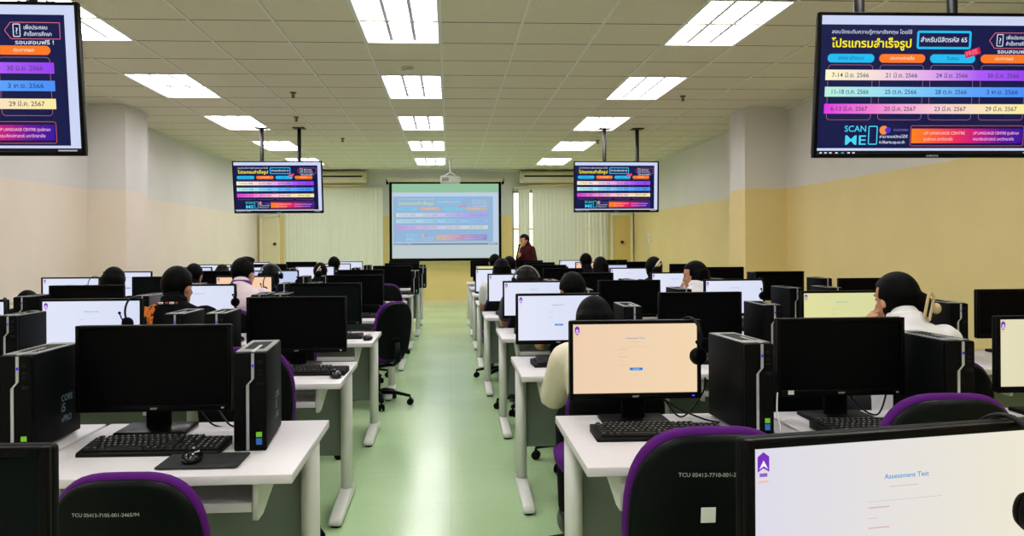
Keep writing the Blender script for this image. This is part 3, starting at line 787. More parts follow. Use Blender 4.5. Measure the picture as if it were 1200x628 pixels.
def back_outline(w, h, taper=.88):
    out = []
    for k in range(44):
        t = 2 * math.pi * k / 44; ct, st = math.cos(t), math.sin(t)
        p = 2 / 3.4
        x = math.copysign(abs(ct) ** p, ct) * w / 2; z = math.copysign(abs(st) ** p, st) * h / 2
        if z < 0: x *= 1 - (1 - taper) * (-z / (h / 2)) * .6
        if z > 0: x *= 1 - .1 * (z / (h / 2)) ** 2
        out.append((x, z))
    return out
_chairs = {}
def make_chair(drop=0.0, text=None, sticker=False, low=0.0):
    """origin: floor under the column; faces +Y"""
    key = (drop, text, sticker, low)
    if key in _chairs: return copy_tree(_chairs[key])
    r = empty('task_chair'); sz = .45 - drop * .65; bz = .7 - drop - low
    s = MB(); s.loft([((0, .02, sz - .03), .19, .185), ((0, .02, sz - .02), .215, .21), ((0, .02, sz + .015), .22, .215), ((0, .02, sz + .032), .205, .2), ((0, .02, sz + .036), .15, .15)], 40, p=3.2); s.build('seat', M['purple'], r)
    MB().loft([((0, .02, sz - .055), .15, .15), ((0, .02, sz - .03), .205, .2), ((0, .02, sz - .022), .21, .205)], 40, p=3.2).build('seat_pan', M['shell'], r)
    o = back_outline(.41, .5)
    b = MB(); b.prism(o, -.018, .018, bev=.014, bend=.45, seg=3); bo = b.build('backrest', M['purple'], r); bo.location = (0, -.2, bz); bo.rotation_euler = (R(7), 0, 0)
    o2 = back_outline(.396, .486)
    b = MB(); b.prism(o2, -.042, -.008, bev=.014, bend=.45, seg=3)
    so = b.build('back_shell', M['shell'], r); so.location = (0, -.2, bz - .003); so.rotation_euler = (R(7), 0, 0)
    h = MB(); h.tube([(-.055, -.0425, -.06), (-.03, -.0432, -.052), (.0, -.0436, -.05), (.03, -.0432, -.052), (.055, -.0425, -.06)], .0022, 6); h.build('shell_ridge', M['shell'], so)
    if text:
        t = MB(); vs, fs = text_geo(text, .0135, .0, 'LEFT'); t.add([(x * 1.0 - .12 + (.03 if sticker else .0), -.0428 + .45 * (x - .12) ** 2, y + (.15 if sticker else .155)) for x, y in vs], fs); t.build('inventory_lettering', M['white_print'], so)
    if sticker: MB().box((-.02, -.0432, .06), (.034, .0012, .036)).build('paper_label', M['sticker'], so)
    a = MB(); a.tube([(0, -.245, bz - .1), (0, -.26, bz - .25), (0, -.2, sz - .06), (0, -.05, sz - .065)], [.02, .022, .022, .02], 10, ell=(1.5, .55)); a.build('back_bar', M['shell'], r)
    MB().box((0, .0, sz - .07), (.16, .2, .035), .01).build('tilt_mechanism', M['black'], r)
    lv = MB(); lv.tube([(.06, 0, sz - .07), (.2, .01, sz - .075), (.24, .01, sz - .07)], [.006, .006, .011], 8); lv.build('lever', M['black'], r)
    g = MB(); g.tube([(0, 0, .09), (0, 0, .26)], .026, 16).tube([(0, 0, .25), (0, 0, sz - .06)], .015, 14); g.build('gas_column', M['black'], r)
    st = MB(); st.cyl((0, 0, .1), .042, .07, bev=.008)
    for k in range(5):
        t = R(90 + 72 * k); d = Vector((math.cos(t), math.sin(t), 0))
        st.tube([d * .03 + Vector((0, 0, .11)), d * .16 + Vector((0, 0, .105)), d * .285 + Vector((0, 0, .078))], [.026, .022, .016], 10, ell=(1.25, .7))
    st.build('star_base', M['black'], r)
    for k in range(5):
        t = R(90 + 72 * k); d = Vector((math.cos(t), math.sin(t), 0)); q = Vector((-d.y, d.x, 0)); c = d * .285
        cs = MB()
        for s_ in (-1, 1):
            p = c + q * (.016 * s_) + Vector((0, 0, .028)); cs.tube([p - q * .009, p - q * .006, p + q * .006, p + q * .009], [.022, .027, .027, .022], 18)
        cs.tube([c + Vector((0, 0, .028)), c + Vector((0, 0, .07))], .009, 8).tube([c - q * .02 + Vector((0, 0, .028)), c + q * .02 + Vector((0, 0, .028))], .008, 8)
        cs.build('caster', M['rubber'], r)
    kids(r); _chairs[key] = r
    return r

def make_headset(worn=False):
    """origin: crown of the band; band in the YZ plane (over a monitor edge) or XZ plane (on a head)"""
    r = empty('headset')
    a, h = (.045, .125) if not worn else (.093, .115)
    P = []; a *= 1 if worn else 1.3; t0 = 0 if worn else R(38)
    for k in range(25):
        t = -t0 + (math.pi + 2 * t0) * k / 24; P.append((math.cos(t) * a, (math.sin(t) + math.sin(t0)) / (1 + math.sin(t0)) if not worn else math.sin(t) ** .8))
    def pt(u, v): return (u, 0, v) if worn else (0, u, v)
    pts = [pt(u * (1 + (.25 if worn else 0) * (1 - v)), -h + h * v) for u, v in P]
    MB().tube(pts, .0055, 8, ell=(1.5, .6)).build('headband', M['tower_top'] if worn else M['port'], r)
    for s in (-1, 1):
        c = Vector(pt(s * a * (1.22 if worn else math.cos(t0)), -h - .012)); ax = Vector(pt(1, 0)).normalized()
        e = MB(); e.tube([c - ax * .014, c - ax * .01, c + ax * .01, c + ax * .014], [.024, .031, .031, .024], 22); eo = e.build('ear_cup', M['black'], r)
        i = -s; e = MB(); e.tube([c + ax * (i * .012), c + ax * (i * .022)], [.03, .024], 22); e.build('ear_pad', M['rubber'], eo)
        if s == (-1):
            m = MB()
            if worn: q = [c, c + Vector((-.005, .05, -.03)), c + Vector((.02, .1, -.05))]
            else: q = [c + Vector((0, -.014, 0)), c + Vector((-.02, -.02, .03)), c + Vector((.024, -.022, .045)) if False else c + Vector((-.03, -.022, .055))]
            m.tube(q, [.004, .0035, .0035], 8).ball(q[-1], .008, 10); m.build('microphone_boom', M['black'], r)
    return r
# index the one-off prototypes
PROTO = {}
def proto(name, fn, *a):
    k = (name, *a)
    if k in PROTO: return copy_tree(PROTO[k])
    o = fn(*a); kids(o); PROTO[k] = o
    return o

# ------------------------------------------------------------------ people
def fuse(mb, voxel, it=3, fac=.5):
    """melt overlapping rounded volumes into one continuous surface"""
    me = bpy.data.meshes.new('volume'); me.from_pydata(mb.v, [], mb.f); me.update()
    bm = bmesh.new(); bm.from_mesh(me); bmesh.ops.recalc_face_normals(bm, faces=bm.faces[:]); bm.to_mesh(me); bm.free()
    o = bpy.data.objects.new('volume', me); COL.objects.link(o)
    m = o.modifiers.new('r', 'REMESH'); m.mode = 'VOXEL'; m.voxel_size = voxel; m.use_smooth_shade = True
    m2 = o.modifiers.new('s', 'SMOOTH'); m2.factor = fac; m2.iterations = it
    dg = bpy.context.evaluated_depsgraph_get(); dg.update()
    out = bpy.data.meshes.new_from_object(o.evaluated_get(dg)); out.materials.clear()
    bpy.data.objects.remove(o); bpy.data.meshes.remove(me)
    out.polygons.foreach_set('use_smooth', [True] * len(out.polygons))
    return out

SKULL = [(-.118, .014, .018, .06), (-.108, .034, .04, .05), (-.085, .052, .06, .034), (-.05, .064, .078, .015), (-.01, .071, .09, .002), (.03, .075, .097, -.004), (.065, .071, .092, -.007), (.09, .055, .072, -.009), (.106, .034, .046, -.01), (.113, .012, .016, -.01)]
def head_geo(mb, mtx):
    h = MB(); h.loft([((0, cy, z), rx, ry) for z, rx, ry, cy in SKULL], 24)
    h.capsule([(0, .086, .016), (0, .097, -.012), (0, .104, -.03)], [.007, .009, .012], 8)
    for s in (-1, 1):
        h.ball((s * .016, .094, -.032), .008, 8).ball((s * .076, -.004, -.008), (.01, .02, .032), 10).ball((s * .03, .08, .024), (.024, .014, .008), 10).ball((s * .04, .062, -.03), (.022, .02, .018), 10)
    h.ball((0, .088, -.06), (.024, .012, .014), 10).ball((0, .078, -.1), (.02, .018, .014), 10)
    mb.add(h.v, h.f, 0, True, mtx)

def hair_geo(style):
    h = MB(); g = .013
    rings = []
    for z, rx, ry, cy in SKULL[1:5]: rings.append(((0, cy - .004 - (.03 if z < -.1 else .016 if z < -.08 else 0), z), rx + g + (.012 if z < -.1 else 0), ry + g))
    for k in range(0, 10):
        a = R(k * 9.4); rings.append(((0, -.006 * math.sin(a), .012 + .114 * math.sin(a)), .088 * math.cos(a), .109 * math.cos(a)))
    if style == 'short': rings = rings[0:]
    h.loft(rings, 32)
    if style in ('long', 'bob'):
        L = -.26 if style == 'long' else -.15
        h.loft([((0, -.035, .07), .06, .06), ((0, -.035, .03), .092, .085), ((0, -.038, -.04), .1, .085), ((0, -.045, -.1), .102, .08), ((0, -.055, L * .75), .1, .07), ((0, -.065, L), .07, .045)], 32)
    if style == 'bun': h.ball((.012, -.02, .135), (.05, .05, .036), 18)
    if style == 'updo': h.ball((.05, -.082, -.02), (.045, .04, .05), 18)
    if style == 'low bun': h.ball((0, -.118, -.03), (.05, .045, .045), 18)
    if style == 'ponytail': h.capsule([(0, -.1, .03), (0, -.15, 0), (0, -.155, -.1), (0, -.13, -.2)], [.022, .035, .034, .01], 14)
    if style == 'crop': h.ball((.01, .03, .105), (.06, .06, .03), 16)
    # hairline: pull the front under the face
    out = []
    for x, y, z in h.v:
        lim = .052 + .25 * max(0, .03 - abs(x)) * 0
        if style == 'short' or style == 'crop': cut = (y > .028 and z < .058) or (z < -.008 and y > -.035)
        else: cut = (y > .035 and z < .05) or (y > .012 and z < .0)
        if cut: x, y, z = x * .8, (y if y < 0 else y * .62), z
        w = .0022 * math.sin(x * 160 + z * 40) * (1 if not cut else 0)
        out.append((x * (1 + w * 4), y * (1 + w * 4), z))
    h.v = out
    return h

def hand_geo(mb, wrist, fwd, up, thumb, curl=.35, spread=.14):
    """palm, four unequal bent fingers and a thumb leaving the side of the palm"""
    W = Vector(wrist); f = Vector(fwd).normalized(); u = Vector(up); u = (u - f * u.dot(f)).normalized(); t = Vector(thumb); t = (t - f * t.dot(f) - u * t.dot(u)).normalized()
    lens = (.07, .079, .073, .057); off = (.03, .01, -.01, -.028)
    for L, o in zip(lens, off):
        k = W + f * (.088 - abs(o - .004) * .25) + t * o
        mb.capsule([W + t * o * .55, W + f * .045 + t * o * .85, k], [.0135, .0135, .011], 8, sub=2)
        d = (f + t * (o * spread / .03)).normalized(); p = k; pts = [k]; a = curl * .7
        for frac in (.45, .31, .24):
            dd = d * math.cos(a) - u * math.sin(a); p = p + dd * (L * frac); pts.append(p); a += curl
        mb.capsule(pts, [.0105, .0095, .0085, .0075], 8, sub=2)
    b = W + f * .022 + t * .022
    m = b + (f * .62 + t * .75 - u * .15).normalized() * .045; n = m + (f * .85 + t * .35 - u * .25).normalized() * .032; e = n + (f * .97 + t * .05 - u * .3).normalized() * .026
    mb.capsule([W + t * .012, b, m, n, e], [.014, .0145, .0125, .0105, .0085], 8, sub=2)

TORSO = [(.475, .13, .11), (.51, .165, .13), (.56, .168, .128), (.63, .148, .108), (.74, .152, .11), (.84, .176, .12), (.9, .186, .108), (.945, .162, .09), (.975, .105, .07), (1.0, .058, .055)]
_ppl = {}
def person_geo(lean, style, sleeve, arms, yaw, pitch, slim, stand, puff, skirt=False):
    key = (lean, style, sleeve, arms, yaw, pitch, slim, stand, puff)
    if key in _ppl: return _ppl[key]
    up = .4 if stand else 0; cl, sl = math.cos(lean), math.sin(lean)
    def S(x, y, z):                       # torso space, leaning about the hip
        zz = z - .48; return Vector((x, y * cl + zz * sl, .48 + up + zz * cl - y * sl))
    def rings(grow, z0, z1):
        out = []
        for z, rx, ry in TORSO:
            if z0 <= z <= z1: out.append((S(0, 0, z), (rx * slim + grow), ry + grow, -math.tan(lean) * .8 if z > .5 else 0))
        return out
    hc = S(0, .04, 1.0) + Vector((0, .03 + .04 * sl, .088))
    HM = Matrix.Translation(hc) @ Euler((-pitch, 0, yaw), 'XYZ').to_matrix().to_4x4()
    B = MB(); B.loft(rings(0, .4, 1.01), 28, p=2.3)
    B.capsule([S(0, .005, .94), S(0, .02, .99), hc + HM.to_3x3() @ Vector((0, -.012, -.05))], [.056, .05, .052], 14)
    head_geo(B, HM)
    shirt = MB(); shirt.loft(rings(.013 + puff * .5, .4, 1.01), 28, p=2.3)
    shirt.capsule([S(0, -.006, .95), S(0, -.002, .985), S(0, .014, 1.02)], [.085, .074, .062], 18)
    pants = MB(); pants.loft([(S(0, 0, .49), .16 * slim + .0, .128), (S(0, 0, .53), .178 * slim, .14), (S(0, 0, .58), .172 * slim, .134)], 24, p=2.3)
    sh = .176 * slim; hands = []
    for s in (-1, 1):
        A = S(s * sh, 0, .915)
        kind = arms[0] if s < 0 else arms[1]
        if kind == 'type': E, Wr = A + Vector((s * .03, .16, -.2)), Vector((s * .14, A.y + .36, .78)); fw, u_, th = (-.15 * s, 1, -.05), (0, 0, 1), (-s, 0, 0)
        elif kind == 'cheek': E, Wr = A + Vector((s * .05, .22, -.17)), hc + Vector((s * .122, .05, -.19)); fw, u_, th = (-s * .12, -.05, 1), (s, .3, .1), (0, .9, .3)
        elif kind == 'down': E, Wr = A + Vector((s * .05, -.03, -.27)), A + Vector((s * .06, .06, -.52)); fw, u_, th = (0, .1, -1), (s, 0, 0), (0, 1, 0)
        else: E, Wr = A + Vector((s * .06, .04, -.27)), A + Vector((-s * .09, .2, -.15)); fw, u_, th = (-s * .75, .45, .35), (s * .2, 1, -.2), (0, -.1, 1)
        B.capsule([A + Vector((-s * .05, 0, 0)), A, A.lerp(E, .5), E], [.05, .052, .045, .038], 14)
        B.capsule([E, E.lerp(Wr, .35), Wr], [.039, .038, .026], 14)
        hand_geo(B, Wr, fw, u_, th, .75 if kind == 'mic' else .4)
        hands.append(Wr)
        c0 = .016 + puff
        shirt.capsule([A + Vector((-s * .06, 0, .0)), A, A.lerp(E, .5), A.lerp(E, .62 if sleeve == 'short' else 1)], [.055 + puff, .056 + c0 * .5, .047 + c0, .045 + c0], 16)
        if sleeve == 'long': shirt.capsule([E, E.lerp(Wr, .4), E.lerp(Wr, .93)], [.04 + c0, .04 + c0, .03 + c0 * .9], 14)
        # legs
        if stand:
            H, K, An = Vector((s * .085, 0, .86)), Vector((s * .095, .015, .48)), Vector((s * .1, -.01, .09))
        else:
            H, K, An = Vector((s * .085, .02, .565)), Vector((s * .105, .41, .55)), Vector((s * .11, .38, .1))
        B.capsule([H, H.lerp(K, .5), K], [.082, .072, .054], 16); B.capsule([K, K.lerp(An, .35), An], [.052, .054, .034], 14)
        B.capsule([An + Vector((0, -.03, -.045)), An + Vector((0, .06, -.05)), An + Vector((0, .15, -.065))], [.035, .036, .024], 12)
        pants.capsule([H, H.lerp(K, .5), K], [.092, .083, .067], 16); pants.capsule([K, K.lerp(An, .4), An + Vector((0, 0, .02))], [.066, .062, .05], 14)
    body = fuse(B, .0065, 3)
    shm = fuse(shirt, .009, 4); pm = fuse(pants, .01, 3)
    hairm = None
    hg = hair_geo(style); hh = MB(); hh.add(hg.v, hg.f, 0, True, HM); hairm = fuse(hh, .0065, 2)
    eyes = []
    for s in (-1, 1):
        e = MB(); e.ball((s * .031, .081, .004), (.011, .009, .006), 10); q = MB(); q.add(e.v, e.f, 0, True, HM); eyes.append(q.mesh('eye', M['eye']))
    l = MB(); l.ball((0, .098, -.06), (.02, .006, .006), 12); q = MB(); q.add(l.v, l.f, 0, True, HM); lip = q.mesh('mouth', M['lip'])
    shoes = []
    for s in (-1, 1):
        An = Vector((s * .1, -.01, .09)) if stand else Vector((s * .11, .38, .1))
        q = MB(); q.loft([(An + Vector((0, .05, -.088 if not stand else -.078)), .044, .13), (An + Vector((0, .05, -.06)), .046, .132), (An + Vector((0, .035, -.025)), .042, .11), (An + Vector((0, -.01, .01)), .042, .055)], 20, p=2.4); shoes.append(q.mesh('shoe', M['shoe']))
    _ppl[key] = (body, shm, pm, hairm, eyes, lip, shoes, HM, hands, S)
    return _ppl[key]

def own(me, m):
    """same mesh, its own material on the object"""
    if not me.materials: me.materials.append(m)
    return me

def person(loc, rz, scale, label, lean=.1, style='short', sleeve='short', arms=('type', 'type'), yaw=0, pitch=.1, slim=1.0, stand=False, puff=0, shirt=None, hair='hair', collar=None, extras=None, shirt_name='shirt', top=None):
    g = person_geo(lean, style, sleeve, arms, yaw, pitch, slim, stand, puff)
    body, shm, pm, hm, eyes, lip, shoes, HM, hands, S = g
    r = put('person', own(body, M['skin'])); r.location = loc; r.rotation_euler = (0, 0, rz); r.scale = (scale,) * 3
    def ch(n, me, m):
        o = put(n, own(me, m), r); o.material_slots[0].link = 'OBJECT'; o.material_slots[0].material = m; return o
    so = ch(shirt_name, shm, shirt); ch('trousers', pm, M['trouser']); ho = ch('hair', hm, M[hair])
    for e in eyes: ch('eye', e, M['eye'])
    ch('mouth', lip, M['lip'])
    for e in shoes: ch('shoe', e, M['shoe'])
    collar = collar or shirt
    if collar:
        c = MB(); p = S(0, .014, 1.012); P = []
        for k in range(20):
            t = 2 * math.pi * k / 20; P.append(p + Vector((math.cos(t) * .066, math.sin(t) * .066, -.012 * math.sin(t))))
        c.tube(P, .014, 8, closed=True, ell=(.6, 1.5)); c.build('collar', collar, so)
    if extras: extras(r, ho, so, HM)
    tag(r, label, 'person', 'people in the computer room')
    return r, HM

# ------------------------------------------------------------------ stations
LF = [2.28, 3.77, 5.31, 6.9, 8.55, 10.27, 11.8, 13.4]; RF = [2.28, 3.88, 5.45, 7.02, 8.6, 10.17, 11.74, 13.3]
LX = [-.445, -.512, -.511, -.5, -.49, -.48, -.45, -.45]; RX = [.388, .343, .348, .303, .29, .285, .285, .285]
def front(side, row):
    if row < 0: return .71
    return (LF if side == 'left' else RF)[row]
def desk_x(side, col, row):
    e = (LX if side == 'left' else RX)[max(row, 0)]; s = -1 if side == 'left' else 1
    return e + s * (DW + .012) * (col + .5)
CN = ['beside the aisle', 'second from the aisle', 'third from the aisle', 'fourth from the aisle']
def where(side, col, row):
    return '%s row, %s, %s block' % (ORD[row + 1], CN[col], side)
monX = {'left': [{0: -1.034, 1: -.827, 2: -.915, 3: -.889, 4: -1.02, 5: -.778, 6: -.744, 7: -.8}, {1: -1.906, 2: -1.821, 3: -1.907, 4: -1.983, 5: -1.827, 6: -1.799, 7: -1.79},
                 {1: -2.605, 2: -2.618, 3: -2.655, 4: -2.671, 5: -2.77, 6: -2.779, 7: -2.589}, {3: -3.471, 4: -3.618, 5: -3.46, 6: -3.62, 7: -3.398}],
        'right': [{0: .668, 1: .609, 2: .641, 3: .6, 4: .53, 5: .587, 6: .6, 7: .6}, {0: 1.43, 1: 1.422, 2: 1.375, 3: 1.342, 4: 1.322, 5: 1.35, 6: 1.4, 7: 1.4},
                  {0: 2.264, 1: 2.252, 2: 2.197, 3: 2.185, 4: 2.108, 5: 2.197, 6: 2.205, 7: 2.168}, {1: 3.294, 2: 3.265, 3: 3.224, 4: 3.224, 5: 3.26, 6: 2.87, 7: 2.9}]}
state = {'left': [{0: 'off', 1: 'off', 2: 'off2', 3: 'off', 4: 'off', 5: 'off', 6: 'off', 7: 'off'}, {1: 'white', 2: 'white', 3: 'orange', 4: 'blue', 5: 'white', 6: 'white', 7: 'white'},
                  {1: 'white', 2: 'off', 3: 'off2', 4: 'off', 5: 'white', 6: 'off', 7: 'off'}, {3: 'white', 4: 'white', 5: 'white', 6: 'white', 7: 'white'}],
         'right': [{0: 'warm', 1: 'white', 2: 'white', 3: 'white', 4: 'white', 5: 'yellow', 6: 'off', 7: 'off'}, {k: 'off' for k in range(8)},
                   {0: 'pale', 1: 'yellow', 2: 'white', 3: 'white', 4: 'white', 5: 'blue', 6: 'orange', 7: 'white'}, {k: 'off' for k in range(8)}]}
LOOK = {'off': 'switched-off black monitor', 'off2': 'switched-off dull greenish-black monitor', 'white': 'monitor showing a white test page', 'warm': 'monitor showing a peach-tinted test page', 'yellow': 'monitor showing a yellowish test page', 'blue': 'monitor showing a bluish test page',
        'orange': 'monitor showing an orange-tinted page', 'pale': 'monitor showing a pale yellow page', 'near': 'large lit monitor with a purple emblem'}
towX = {('left', 0, 0): -.636, ('left', 1, 0): -1.36, ('left', 1, 1): -1.385, ('left', 0, 1): -1.18, ('left', 2, 1): -2.195, ('left', 3, 2): -2.935, ('left', 2, 2): -2.13, ('left', 1, 2): -1.333, ('left', 0, 2): -1.19, ('left', 1, 3): -1.492, ('left', 0, 5): -.47,
        ('right', 0, 0): 1.04, ('right', 1, 0): 1.742, ('right', 0, 1): .985, ('right', 1, 1): 1.757, ('right', 2, 1): 2.806, ('right', 2, 2): 2.59, ('right', 3, 2): 2.9}
SKIP = {'tower': set(), 'keyboard': set(), 'mouse': set(), 'chair': set()}
def lift(row): return 0 if row < 4 else (.012 if row == 4 else .03)
tops = {}
for side in ('left', 'right'):
    for col in range(4):
        for row in range(8):
            if row not in monX[side][col] and not (side == 'left' and (col, row) in ((1, 0), (3, 2))): continue
            f = front(side, row); dx = desk_x(side, col, row); w = where(side, col, row)
            d = proto('computer_desk', make_desk); d.location = (dx, f, 0)
            tag(d, 'white computer desk, ' + w, 'desk', 'white computer desks')
            dr = f if side == 'left' else f
            if row in monX[side][col]:
                st = state[side][col][row]
                m = make_monitor('wide' if side == 'left' else 'standard', st); x = monX[side][col][row]
                z = DH + (0 if row < 4 else .0)
                m.location = (x, f + .55, z); m.rotation_euler = (0, 0, R(rnd.uniform(-2.5, 2.5)) if row > 1 else 0)
                tag(m, LOOK[st] + ', ' + w, 'monitor', 'desktop monitors')
                tops[(side, col, row)] = m
            else: x = dx - .1
            tx = towX.get((side, col, row))
            if tx is None:
                tx = x + (.36 if side == 'left' else .37)
                if side == 'left' and col == 0: tx = x - .36 if row < 5 else x + .33
            mk = (side, col, row) in (('left', 0, 0), ('left', 1, 0))
            if (side, col, row) not in SKIP['tower']:
                t = proto('computer_tower', make_tower, mk, (side, col, row) == ('left', 2, 2)); t.location = (tx, f + (.27 if side == 'left' else .33), DH); t.rotation_euler = (0, 0, R(rnd.uniform(-2, 2)) if row else R({('left', 0): 4, ('right', 0): 3}.get((side, col), 0)))
                tag(t, 'black computer tower with silver front strip, ' + w, 'computer', 'black computer towers')
            ky = f + (.3 if side == 'left' else .36)
            kx = x + (.08 if side == 'left' else .05)
            if (side, col, row) == ('left', 0, 0): kx = -.94
            if (side, col, row) == ('right', 0, 0): kx = .7
            if (side, col, row) not in SKIP['keyboard']:
                k = proto('keyboard', make_keyboard); k.location = (kx, ky, DH); k.rotation_euler = (0, 0, R(rnd.uniform(-4, 4)) if row else R(-1))
                tag(k, 'black keyboard on the white desk, ' + w, 'keyboard', 'black keyboards')
            if (side, col, row) not in SKIP['mouse']:
                q = proto('computer_mouse', make_mouse)
                mx_, my_ = (min(kx + .3, dx + DW / 2 - .05), f + .17)
                if (side, col, row) == ('left', 0, 0):
                    mx_, my_ = -.778, 2.425
                q.location = (mx_, my_, DH if (side, col, row) != ('left', 0, 0) else DH + .003); q.rotation_euler = (0, 0, R(rnd.uniform(-15, 15)) if row else R(8))
                tag(q, 'black mouse beside the keyboard, ' + w, 'mouse', 'black mice')
p = MB(); p.prism(rrect(.24, .17, .012), 0, .003, bev=.001, mtx=Matrix.Rotation(R(90), 4, 'X'))
o = p.build('mouse_pad', M['pad']); o.location = (-.745, 2.43, DH + .003); o.rotation_euler = (0, 0, 0)
tag(o, 'black mouse pad at the front of the left aisle desk', 'mouse pad')

# the two nearest desks with monitors that the picture cuts off
for side, x, y, st, yaw in (('left', -.816, 1.13, 'off2', R(-1)), ('right', .668, 1.13, 'near', R(10))):
    d = proto('computer_desk', make_desk); d.location = (desk_x(side, 0, 0), .71, 0)
    tag(d, 'white computer desk below the picture edge, ' + where(side, 0, -1), 'desk', 'white computer desks')
    m = make_monitor('wide', st); m.location = (x, y, DH); m.rotation_euler = (0, 0, yaw)
    m.location.z = DH
    tag(m, LOOK[st] + (', cut by the bottom right corner' if side == 'right' else ', cut by the bottom left corner'), 'monitor', 'desktop monitors')
    tops[(side, 0, -1)] = m

c = MB(); vs_, fs_ = text_geo('HDMI', .012, 0, 'RIGHT'); c.add([(x_ + .24, -.0157, y_ + .366) for x_, y_ in vs_], fs_); c.build('bezel_lettering', M['port'], tops[('left', 0, -1)])
MB().box((-.19, -.0158, .105), (.022, .001, .015)).build('paper_label', M['sticker'], tops[('right', 1, 0)])
# headsets hung over monitor corners
def hang(key, u, rz, lab, drop=0):
    m = tops[key]; W, H, z0 = (.532, .302, .075) if key[0] == 'left' or key[2] < 0 else (.48, .285, .09)
    h = proto('headset', make_headset)
    h.location = m.matrix_basis @ Vector((u * W / 2, .006, z0 + H + .007)); h.rotation_euler = (0, 0, m.rotation_euler.z + rz)
    tag(h, lab, 'headset', 'black headsets')
hang(('left', 1, 1), .82, R(-28), 'black headset hanging on the white lit monitor, third row, left block')
hang(('left', 1, 2), .88, R(45), 'black headset on the lit monitor right of the person with orange sleeve')
hang(('left', 1, 3), .85, R(-45), 'black headset on the orange-tinted monitor of the left block')
hang(('left', 1, 4), .86, R(45), 'black headset on the bluish monitor, left block')
hang(('left', 2, 1), .93, R(30), 'black headset on the lit monitor cut by the left picture edge')
hang(('left', 3, 3), .8, R(-50), 'black headset on the lit monitor nearest the left wall')
hang(('right', 0, 0), .84, R(30), 'black headset hanging on the peach-tinted monitor by the aisle')
hang(('right', 2, 2), .86, R(10), 'black headset on the white lit monitor, fourth row, right block')
hang(('right', 0, -1), .7, R(14), 'black headset hanging on the large lit monitor at bottom right')

# chairs
def chair(x, y, rz, lab, *a):
    c = make_chair(*a); c.location = (x, y, 0); c.rotation_euler = (0, 0, rz)
    tag(c, lab, 'chair', 'purple and black task chairs'); return c
chair(-.835, 2.3, 0, 'low purple and black task chair at bottom left, small white lettering on its back', .155, 'TCU 05413-7105-001-2465/94')
chair(.605, 2.02, R(0), 'purple and black task chair with a small white paper label on its back', 0, 'TCU 05413-7710-001-2413', True)
chair(1.41, 2.36, R(-3), 'purple and black task chair behind the large lit monitor at bottom right')
chair(-.88, 3.6, R(4), 'empty purple task chair at the left aisle desk behind the nearest tower')
chair(-.63, 6.85, R(48), 'purple and black task chair turned out into the aisle on the left', .05)
chair(-.8, 9.9, R(4), 'purple task chair at the left aisle, beyond the chair turned into the aisle', .04)
chair(-1.0, 5.05, R(-5), 'empty purple task chair at the left aisle desk, fourth row')
chair(-.9, 8.1, R(10), 'empty purple task chair at the left aisle desk, sixth row')
chair(-1.8, 3.3, R(5), 'empty purple task chair facing the white lit monitor, left block, third row')
chair(-2.6, 3.3, R(-5), 'empty purple task chair facing the monitor cut by the left picture edge')
chair(1.45, 3.45, R(5), 'empty purple task chair beside the person in the cream jacket')
chair(1.45, 5.0, R(5), 'empty purple task chair second from the aisle, right block, fourth row')

# people: head measured where it shows; hips follow from the lean
def topz(L): return .48 + .52 * math.cos(L) - .04 * math.sin(L) + .088 + .126
def seat(x, y, top, label, chair_label, rz=0, lean=None, **k):
    if lean is None:
        lean = .1 if top > 1.2 else (.35 if top > 1.1 else .72)
    s = top / topz(lean); s = max(.92, min(1.07, s))
    f0 = y + .45; y1 = f0 - .5 + .62 * math.sin(lean) + .03; x *= y1 / y; top = 1.37 - (1.37 - top) * y1 / y
    s = max(.92, min(1.07, top / topz(lean))); hy = f0 - .5
    r, HM = person((x + math.sin(rz) * .5 * 0, hy, .0), rz, s, label, lean=lean, **k)
    chair(x, hy - .02, rz, chair_label, 0, None, False, .06)
    return r, HM

def orange_pattern():
    m, n, l, p = nt('jacket_black_orange_print')
    tc = n.new('ShaderNodeTexCoord'); sx = n.new('ShaderNodeSeparateXYZ'); l.new(tc.outputs['Object'], sx.inputs[0])
    wv = n.new('ShaderNodeTexNoise'); wv.inputs['Scale'].default_value = 24; wv.inputs['Distortion'].default_value = 3; wv.inputs['Detail'].default_value = 1
    l.new(tc.outputs['Object'], wv.inputs['Vector'])
    th = n.new('ShaderNodeMath'); th.operation = 'GREATER_THAN'; th.inputs[1].default_value = .44; l.new(wv.outputs['Fac'], th.inputs[0])
    side = n.new('ShaderNodeMath'); side.operation = 'LESS_THAN'; side.inputs[1].default_value = -.07; l.new(sx.outputs['X'], side.inputs[0])
    mu = n.new('ShaderNodeMath'); mu.operation = 'MULTIPLY'; l.new(th.outputs[0], mu.inputs[0]); l.new(side.outputs[0], mu.inputs[1])
    lo = n.new('ShaderNodeMath'); lo.operation = 'LESS_THAN'; lo.inputs[1].default_value = .86; l.new(sx.outputs['Z'], lo.inputs[0])
    oc = n.new('ShaderNodeMixRGB'); oc.inputs[1].default_value = (*lin((215, 120, 50)), 1); oc.inputs[2].default_value = (*lin((205, 175, 50)), 1); l.new(lo.outputs[0], oc.inputs[0])
    mx = n.new('ShaderNodeMixRGB'); mx.inputs[1].default_value = (*lin((12, 14, 17)), 1); l.new(oc.outputs[0], mx.inputs[2]); l.new(mu.outputs[0], mx.inputs[0])
    l.new(mx.outputs[0], p.inputs['Base Color']); p.inputs['Roughness'].default_value = .85; p.inputs['Specular IOR Level'].default_value = .05
    return m
CB = cloth('shirt_black', (14, 15, 17)); CW = cloth('shirt_white', (232, 230, 234)); CC = cloth('jacket_cream', (226, 216, 194), ns=14); CP = cloth('shirt_pale_pink', (226, 206, 212)); CV = cloth('collar_purple', (84, 40, 140))
